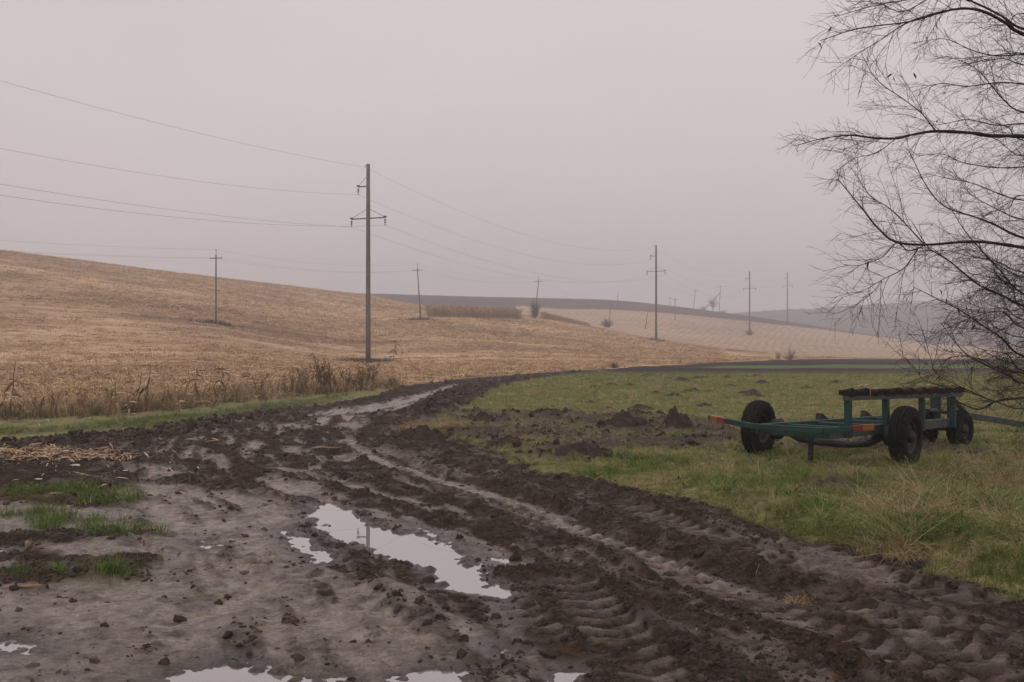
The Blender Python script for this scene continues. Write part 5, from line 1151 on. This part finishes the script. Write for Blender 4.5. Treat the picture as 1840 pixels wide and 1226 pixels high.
# ------------------------------------------------------------------ stalks and weeds of the field edge
M['stalk'] = mat_rand('dry_corn', [(0.26, 0.165, 0.095), (0.38, 0.26, 0.155), (0.48, 0.345, 0.22)], 0.85, 6)
M['stalkdark'] = mat_rand('brown_stalk', [(0.10, 0.062, 0.04), (0.16, 0.10, 0.062), (0.20, 0.13, 0.08)], 0.85, 6)
M['dock'] = mat_rand('dead_weed', [(0.06, 0.04, 0.03), (0.11, 0.072, 0.048), (0.15, 0.10, 0.066)], 0.9, 8)
def corn(h, seed):
    rg = random.Random(seed); lean = Vector((rg.gauss(0, .12), rg.gauss(0, .06), 0)); st = MB(); n = 8
    P = [Vector((lean.x * h * (k / n) ** 1.5, lean.y * h * (k / n), h * k / n)) + Vector((rg.gauss(0, .008), rg.gauss(0, .008), 0)) for k in range(n + 1)]
    if rg.random() < 0.5: P[-1] += Vector((-0.14, 0, -0.12)); P[-2] += Vector((-0.03, 0, 0.0))
    st.tube([P[0] - Vector((0, 0, .05))] + P, [0.014] + [0.014 * (1 - 0.65 * k / n) for k in range(n + 1)], 6); leaves = []
    for k in range(rg.randint(8, 12)):
        i = rg.randint(2, n - 1); a = rg.random() * 6.283; d = Vector((math.cos(a), math.sin(a) * .6, 0)); L_ = rg.uniform(0.25, 0.5); dr_ = rg.uniform(0.6, 1.9); m_ = MB()
        Q = [P[i] + d * L_ * (t - 0.35 * t * t * dr_ * .5) + Vector((0, 0, L_ * (0.35 * t - dr_ * t * t * 0.62))) for t in (0, .2, .45, .7, 1)]
        m_.strip(Q, [0.025, 0.06, 0.056, 0.036, 0.004], Vector((-d.y, d.x, rg.gauss(0, .7)))); leaves.append(m_.mesh('leaf'))
    if rg.random() < 0.6:
        i = rg.randint(3, 5); m_ = MB(); a = rg.random() * 6.28; d = Vector((math.cos(a), math.sin(a), -1.2)).normalized()
        m_.tube([P[i], P[i] + d * .05, P[i] + d * .14, P[i] + d * .22], [0.01, 0.03, 0.028, 0.006], 7); leaves.append(m_.mesh('cob'))
    return st.mesh('stem', True), leaves
cornv = [corn(1.0, 100 + k) for k in range(7)]
def put_corn(px, py, hpx, k, label, group, dark=False):
    x, y = g(px, py); h = hpx * y / F; t = empty('corn_stalk', (x, y, float(gz(x, y))), (0, 0, random.gauss(0, .5))); t.scale = (h, h, h); tag(t, label, 'corn stalk', group)
    st, lv = cornv[k % 7]; link('stem', st, M['stalkdark'], t)
    for me in lv: link(me.name.split('.')[0], me, M['stalk'] if me.name.startswith('leaf') else M['stalkdark'], t)
G_ = 'dry corn stalks along the field edge'
put_corn(18, 747, 98, 0, 'dark single corn stalk with a bent top and hanging cob', None); put_corn(262, 740, 95, 2, 'tallest dry corn stalk with crinkled leaves at the field edge', None)
for k, (a, b_, h_) in enumerate([(210, 742, 70), (247, 737, 78), (395, 714, 58), (440, 713, 48), (350, 720, 60), (155, 728, 44), (292, 746, 48), (322, 742, 42), (62, 738, 46), (120, 742, 44), (480, 709, 42), (640, 702, 46), (420, 716, 40), (375, 722, 38), (232, 748, 50), (5, 752, 60), (510, 708, 36), (330, 728, 52), (-30, 752, 70), (-80, 755, 80)]):
    put_corn(a, b_, h_, k + 1, 'dry tan corn stalk with drooping leaves left standing at the stubble edge', G_)
def dock(seed, h=1.0):
    rg = random.Random(seed); st = MB(); heads = []
    for s_ in range(rg.randint(3, 5)):
        a = rg.random() * 6.28; d = Vector((math.cos(a) * .25, math.sin(a) * .25, 1)); hh = h * rg.uniform(0.6, 1.0); P = [Vector((0, 0, -.05)), d * hh * .35, Vector((d.x * .8, d.y * .8, 1)) * hh * .7, Vector((d.x, d.y, 1)) * hh]; st.tube(P, [.009, .008, .006, .003], 5); m_ = MB()
        for q_ in range(34):
            t = rg.uniform(0.45, 1.0); c = P[1].lerp(P[3], (t - .35) / .65) + Vector((rg.gauss(0, .028), rg.gauss(0, .028), 0)); r = rg.uniform(.008, .02) * (1.3 - .5 * t); m_.tube([c - Vector((0, 0, r)), c, c + Vector((rg.gauss(0, r), 0, r * 1.6))], [r * .4, r, r * .2], 4)
        for q_ in range(5):
            t = rg.uniform(0.3, 0.8); b0 = P[0].lerp(P[3], t); a2 = rg.random() * 6.28; e_ = b0 + Vector((math.cos(a2), math.sin(a2), 1.2)) * h * .12; st.tube([b0, e_], [.004, .002], 4); m_.tube([e_ - Vector((0, 0, .012)), e_, e_ + Vector((0, 0, .02))], [.006, .016, .004], 5)
        heads.append(m_.mesh('seed_head'))
    return st.mesh('stems'), heads
dockv = [dock(300 + k) for k in range(4)]
for k, (a, b_, h_) in enumerate([(580, 708, 76), (567, 708, 58), (545, 706, 50), (596, 707, 62), (622, 705, 48), (668, 702, 54), (530, 709, 44), (520, 710, 50), (648, 704, 44), (606, 706, 40), (655, 703, 50)]):
    x, y = g(a, b_); h = h_ * y / F; t = empty('dock_weed', (x, y, float(gz(x, y))), (0, 0, random.random() * 6)); t.scale = (h * 1.15, h * 1.15, h)
    tag(t, 'tallest dark brown dead weed with dense seed heads beside the road' if k == 0 else 'dark brown dead weed with seed heads in the clump by the road', 'weed', None if k == 0 else 'dead weeds by the road'); st, hd = dockv[k % 4]; link('stem', st, M['dock'], t)
    for me in hd: link('seed_head', me, M['dock'], t)
M['tanweed'] = mat_rand('tan_dead_weed', [(0.11, 0.075, 0.045), (0.17, 0.118, 0.072), (0.24, 0.17, 0.105)], 0.9, 8)
rgw = random.Random(41)
for k in range(26):
    a = 30 + 640 * (k + rgw.random()) / 26; b_ = np.interp(a, [0, 150, 300, 400, 560, 680], [750, 744, 734, 720, 708, 701]) + rgw.uniform(-4, 3); x, y = g(a, b_); h = rgw.uniform(26, 52) * y / F
    t = empty('dead_weed', (x, y, float(gz(x, y))), (0, 0, rgw.random() * 6)); t.scale = (h * 1.2, h * 1.2, h)
    tag(t, 'tan dead weed with loose seed heads in the rank growth along the stubble', 'weed', 'tan dead weeds of the field edge'); st, hd = dockv[k % 4]; link('stem', st, M['tanweed'], t)
    for me in hd: link('seed_head', me, M['tanweed'], t)
# dark weeds round the foot of the large pole, and one stalk there
x0, y0 = A1[0].x, 98.3
x = x0 + RNG.normal(0.5, 1.25, 420); y = y0 + RNG.normal(0, 0.35, 420)
dkw = src('pole_weed', [tuft(14, 0.45, 0.16, 0.6, 0.02, 3) for _ in range(4)], [M['dock']] * 4)
scatter('pole_foot_weeds', x, y, gz(x, y), dkw, RNG.uniform(0.4, 1.1, 420), 0.2)
for (bx, by) in ((B1[0].x, 126.6), (B2[0].x + 0.5, 172.4), (A2[0].x, 206)):
    x = bx + RNG.normal(0, 1.4, 120); y = by + RNG.normal(0, .4, 120); scatter('pole_foot_weeds', x, y, gz(x, y), dkw, RNG.uniform(0.5, 1.3, 120), 0.2)
x, y = (707 - 920) / F * 97.5, 97.5; t = empty('corn_stalk', (x, y, float(gz(x, y)))); t.scale = (2.4,) * 3; tag(t, 'lone brown corn stalk beside the weeds at the large pole foot', 'corn stalk'); link('stem', cornv[3][0], M['stalkdark'], t)
for me in cornv[3][1]: link(me.name.split('.')[0], me, M['stalkdark'], t)
# strips of corn left standing on the slope
def stalk_small(seed):
    rg = random.Random(seed); m_ = MB(); m_.tube([(0, 0, -.1), (rg.gauss(0, .06), 0, 1.0), (rg.gauss(0, .15), 0, 2.1)], [.025, .02, .008], 4)
    for k in range(9):
        z = rg.uniform(.5, 2.0); a = rg.random() * 6.28; d = Vector((math.cos(a), math.sin(a), 0)); L_ = rg.uniform(.35, .75); m_.strip([Vector((0, 0, z)), d * L_ * .5 + Vector((0, 0, z + .12)), d * L_ + Vector((0, 0, z - .35))], [.05, .08, .01], (-d.y, d.x, rg.gauss(0, .6)))
    return m_
st_ = src('standing_corn', [stalk_small(k) for k in range(7)], [M['stalk']] * 7)
n = 1700; px_ = RNG.uniform(768, 936, n); yy = np.interp(px_, [768, 934], [183, 213]) + RNG.uniform(0, 9, n); x = (px_ - 920) / F * yy
kk = ss(-0.55, -0.1, fbm(x * 0.5, yy * 0.5, 3, 471)) > RNG.random(n); x = x[kk]; yy = yy[kk]
scatter('standing_corn_strip', x, yy, gz(x, yy), st_, RNG.uniform(0.6, 1.1, len(x)) * (1 + 0.28 * fbm(x * 0.35, yy * 0.2, 3, 473)), 0.12)
n = 900; px_ = RNG.uniform(973, 1060, n); yy = np.interp(px_, [973, 1060], [232, 255]) + RNG.uniform(0, 5, n); x = (px_ - 920) / F * yy
scatter('short_corn_strip', x, yy, gz(x, yy), st_, RNG.uniform(0.55, 0.9, n) * np.interp(px_, [973, 1060], [1, .5]), 0.08)
# ------------------------------------------------------------------ small things on the ground
M['stone'] = mat_solid('dark_stone', (0.025, 0.022, 0.022), (0.06, 0.052, 0.05), 8, 0.85, 0.2, 0.5)
M['wet_wood'] = mat_solid('pale_wet_wood', (0.20, 0.135, 0.08), (0.33, 0.235, 0.145), 9, 0.8, 0.2, 0.3)
M['whitebit'] = mat_solid('pale_scrap', (0.42, 0.38, 0.34), (0.55, 0.50, 0.46), 12, 0.7, 0.2)
x, y = g(705, 689); o = lump(71, 2, 0.3, 0.75).build('stone', M['stone']); o.location = (x, y, float(gz(x, y)) + 0.09); o.scale = (0.17, 0.15, 0.16); tag(o, 'dark stone lying on the stubble border by the road bend', 'stone')
def stick(px, py, L_, ang, r, label, mat='wet_wood'):
    x, y = g(px, py, -0.04); m_ = MB(); d = Vector((math.cos(ang), math.sin(ang), 0)); c0 = Vector((x, y, 0)); P = []
    for k in range(6):
        p = c0 + d * L_ * (k / 5 - .5) + Vector((random.gauss(0, .006), random.gauss(0, .006), 0)); p.z = float(gz(p.x, p.y)) + r * 0.7; P.append(p)
    zs = max(p.z for p in P)
    for p in P: p.z = p.z * .4 + zs * .6
    m_.tube(P, [r * .5, r, r, r * .9, r * .8, r * .3], 6); o = m_.build('stick', M[mat], None, True); tag(o, label, 'stick')
stick(45, 1064, 0.30, 0.15, 0.012, 'pale peeled stick lying on grey mud below the grass tuft'); stick(585, 812, 0.5, 0.3, 0.022, 'pale stick lying across the churned wheel tracks')
stick(1010, 700, 0.9, 2.6, 0.012, 'thin dark stick lying in the meadow beside a sprig', 'bark')
x, y = g(48, 985, -0.04); m_ = MB(); m_.tube([(x, y, float(gz(x, y)) - .05), (x + .004, y, float(gz(x, y)) + .06), (x + .006, y, float(gz(x, y)) + .085)], [.016, .017, .013], 8); tag(m_.build('stump', M['wet_wood'], None, True), 'short broken brown corn stump standing by the left puddle', 'stump')
for k, (a, b_, s_, lb) in enumerate([(136, 836, .07, 'folded pale plastic scrap below the husk pile'), (226, 845, .035, 'small white scrap right of the husk pile'), (70, 858, .05, 'crumpled pale husk scrap above the grass patch')]):
    x, y = g(a, b_); o = lump(80 + k, 1, 0.6, 0.3).build('scrap', M['whitebit']); o.location = (x, y, float(gz(x, y)) + s_ * .25); o.scale = (s_, s_ * .5, s_ * .7); tag(o, lb, 'scrap')
bx, by = g(1440, 1084, -.05); x = bx + RNG.normal(0, .05, 40); y = by + RNG.normal(0, .03, 40); scatter('straw_wisp', x, y, gz(x, y), drys, RNG.uniform(.4, .9, 40), 1.0)
bush(1070, 718, 31, 0.42, 0.42, 'bare dead sprig standing in the meadow beyond the bare patch', 5, seed=31, up=0.9, mat='bark')
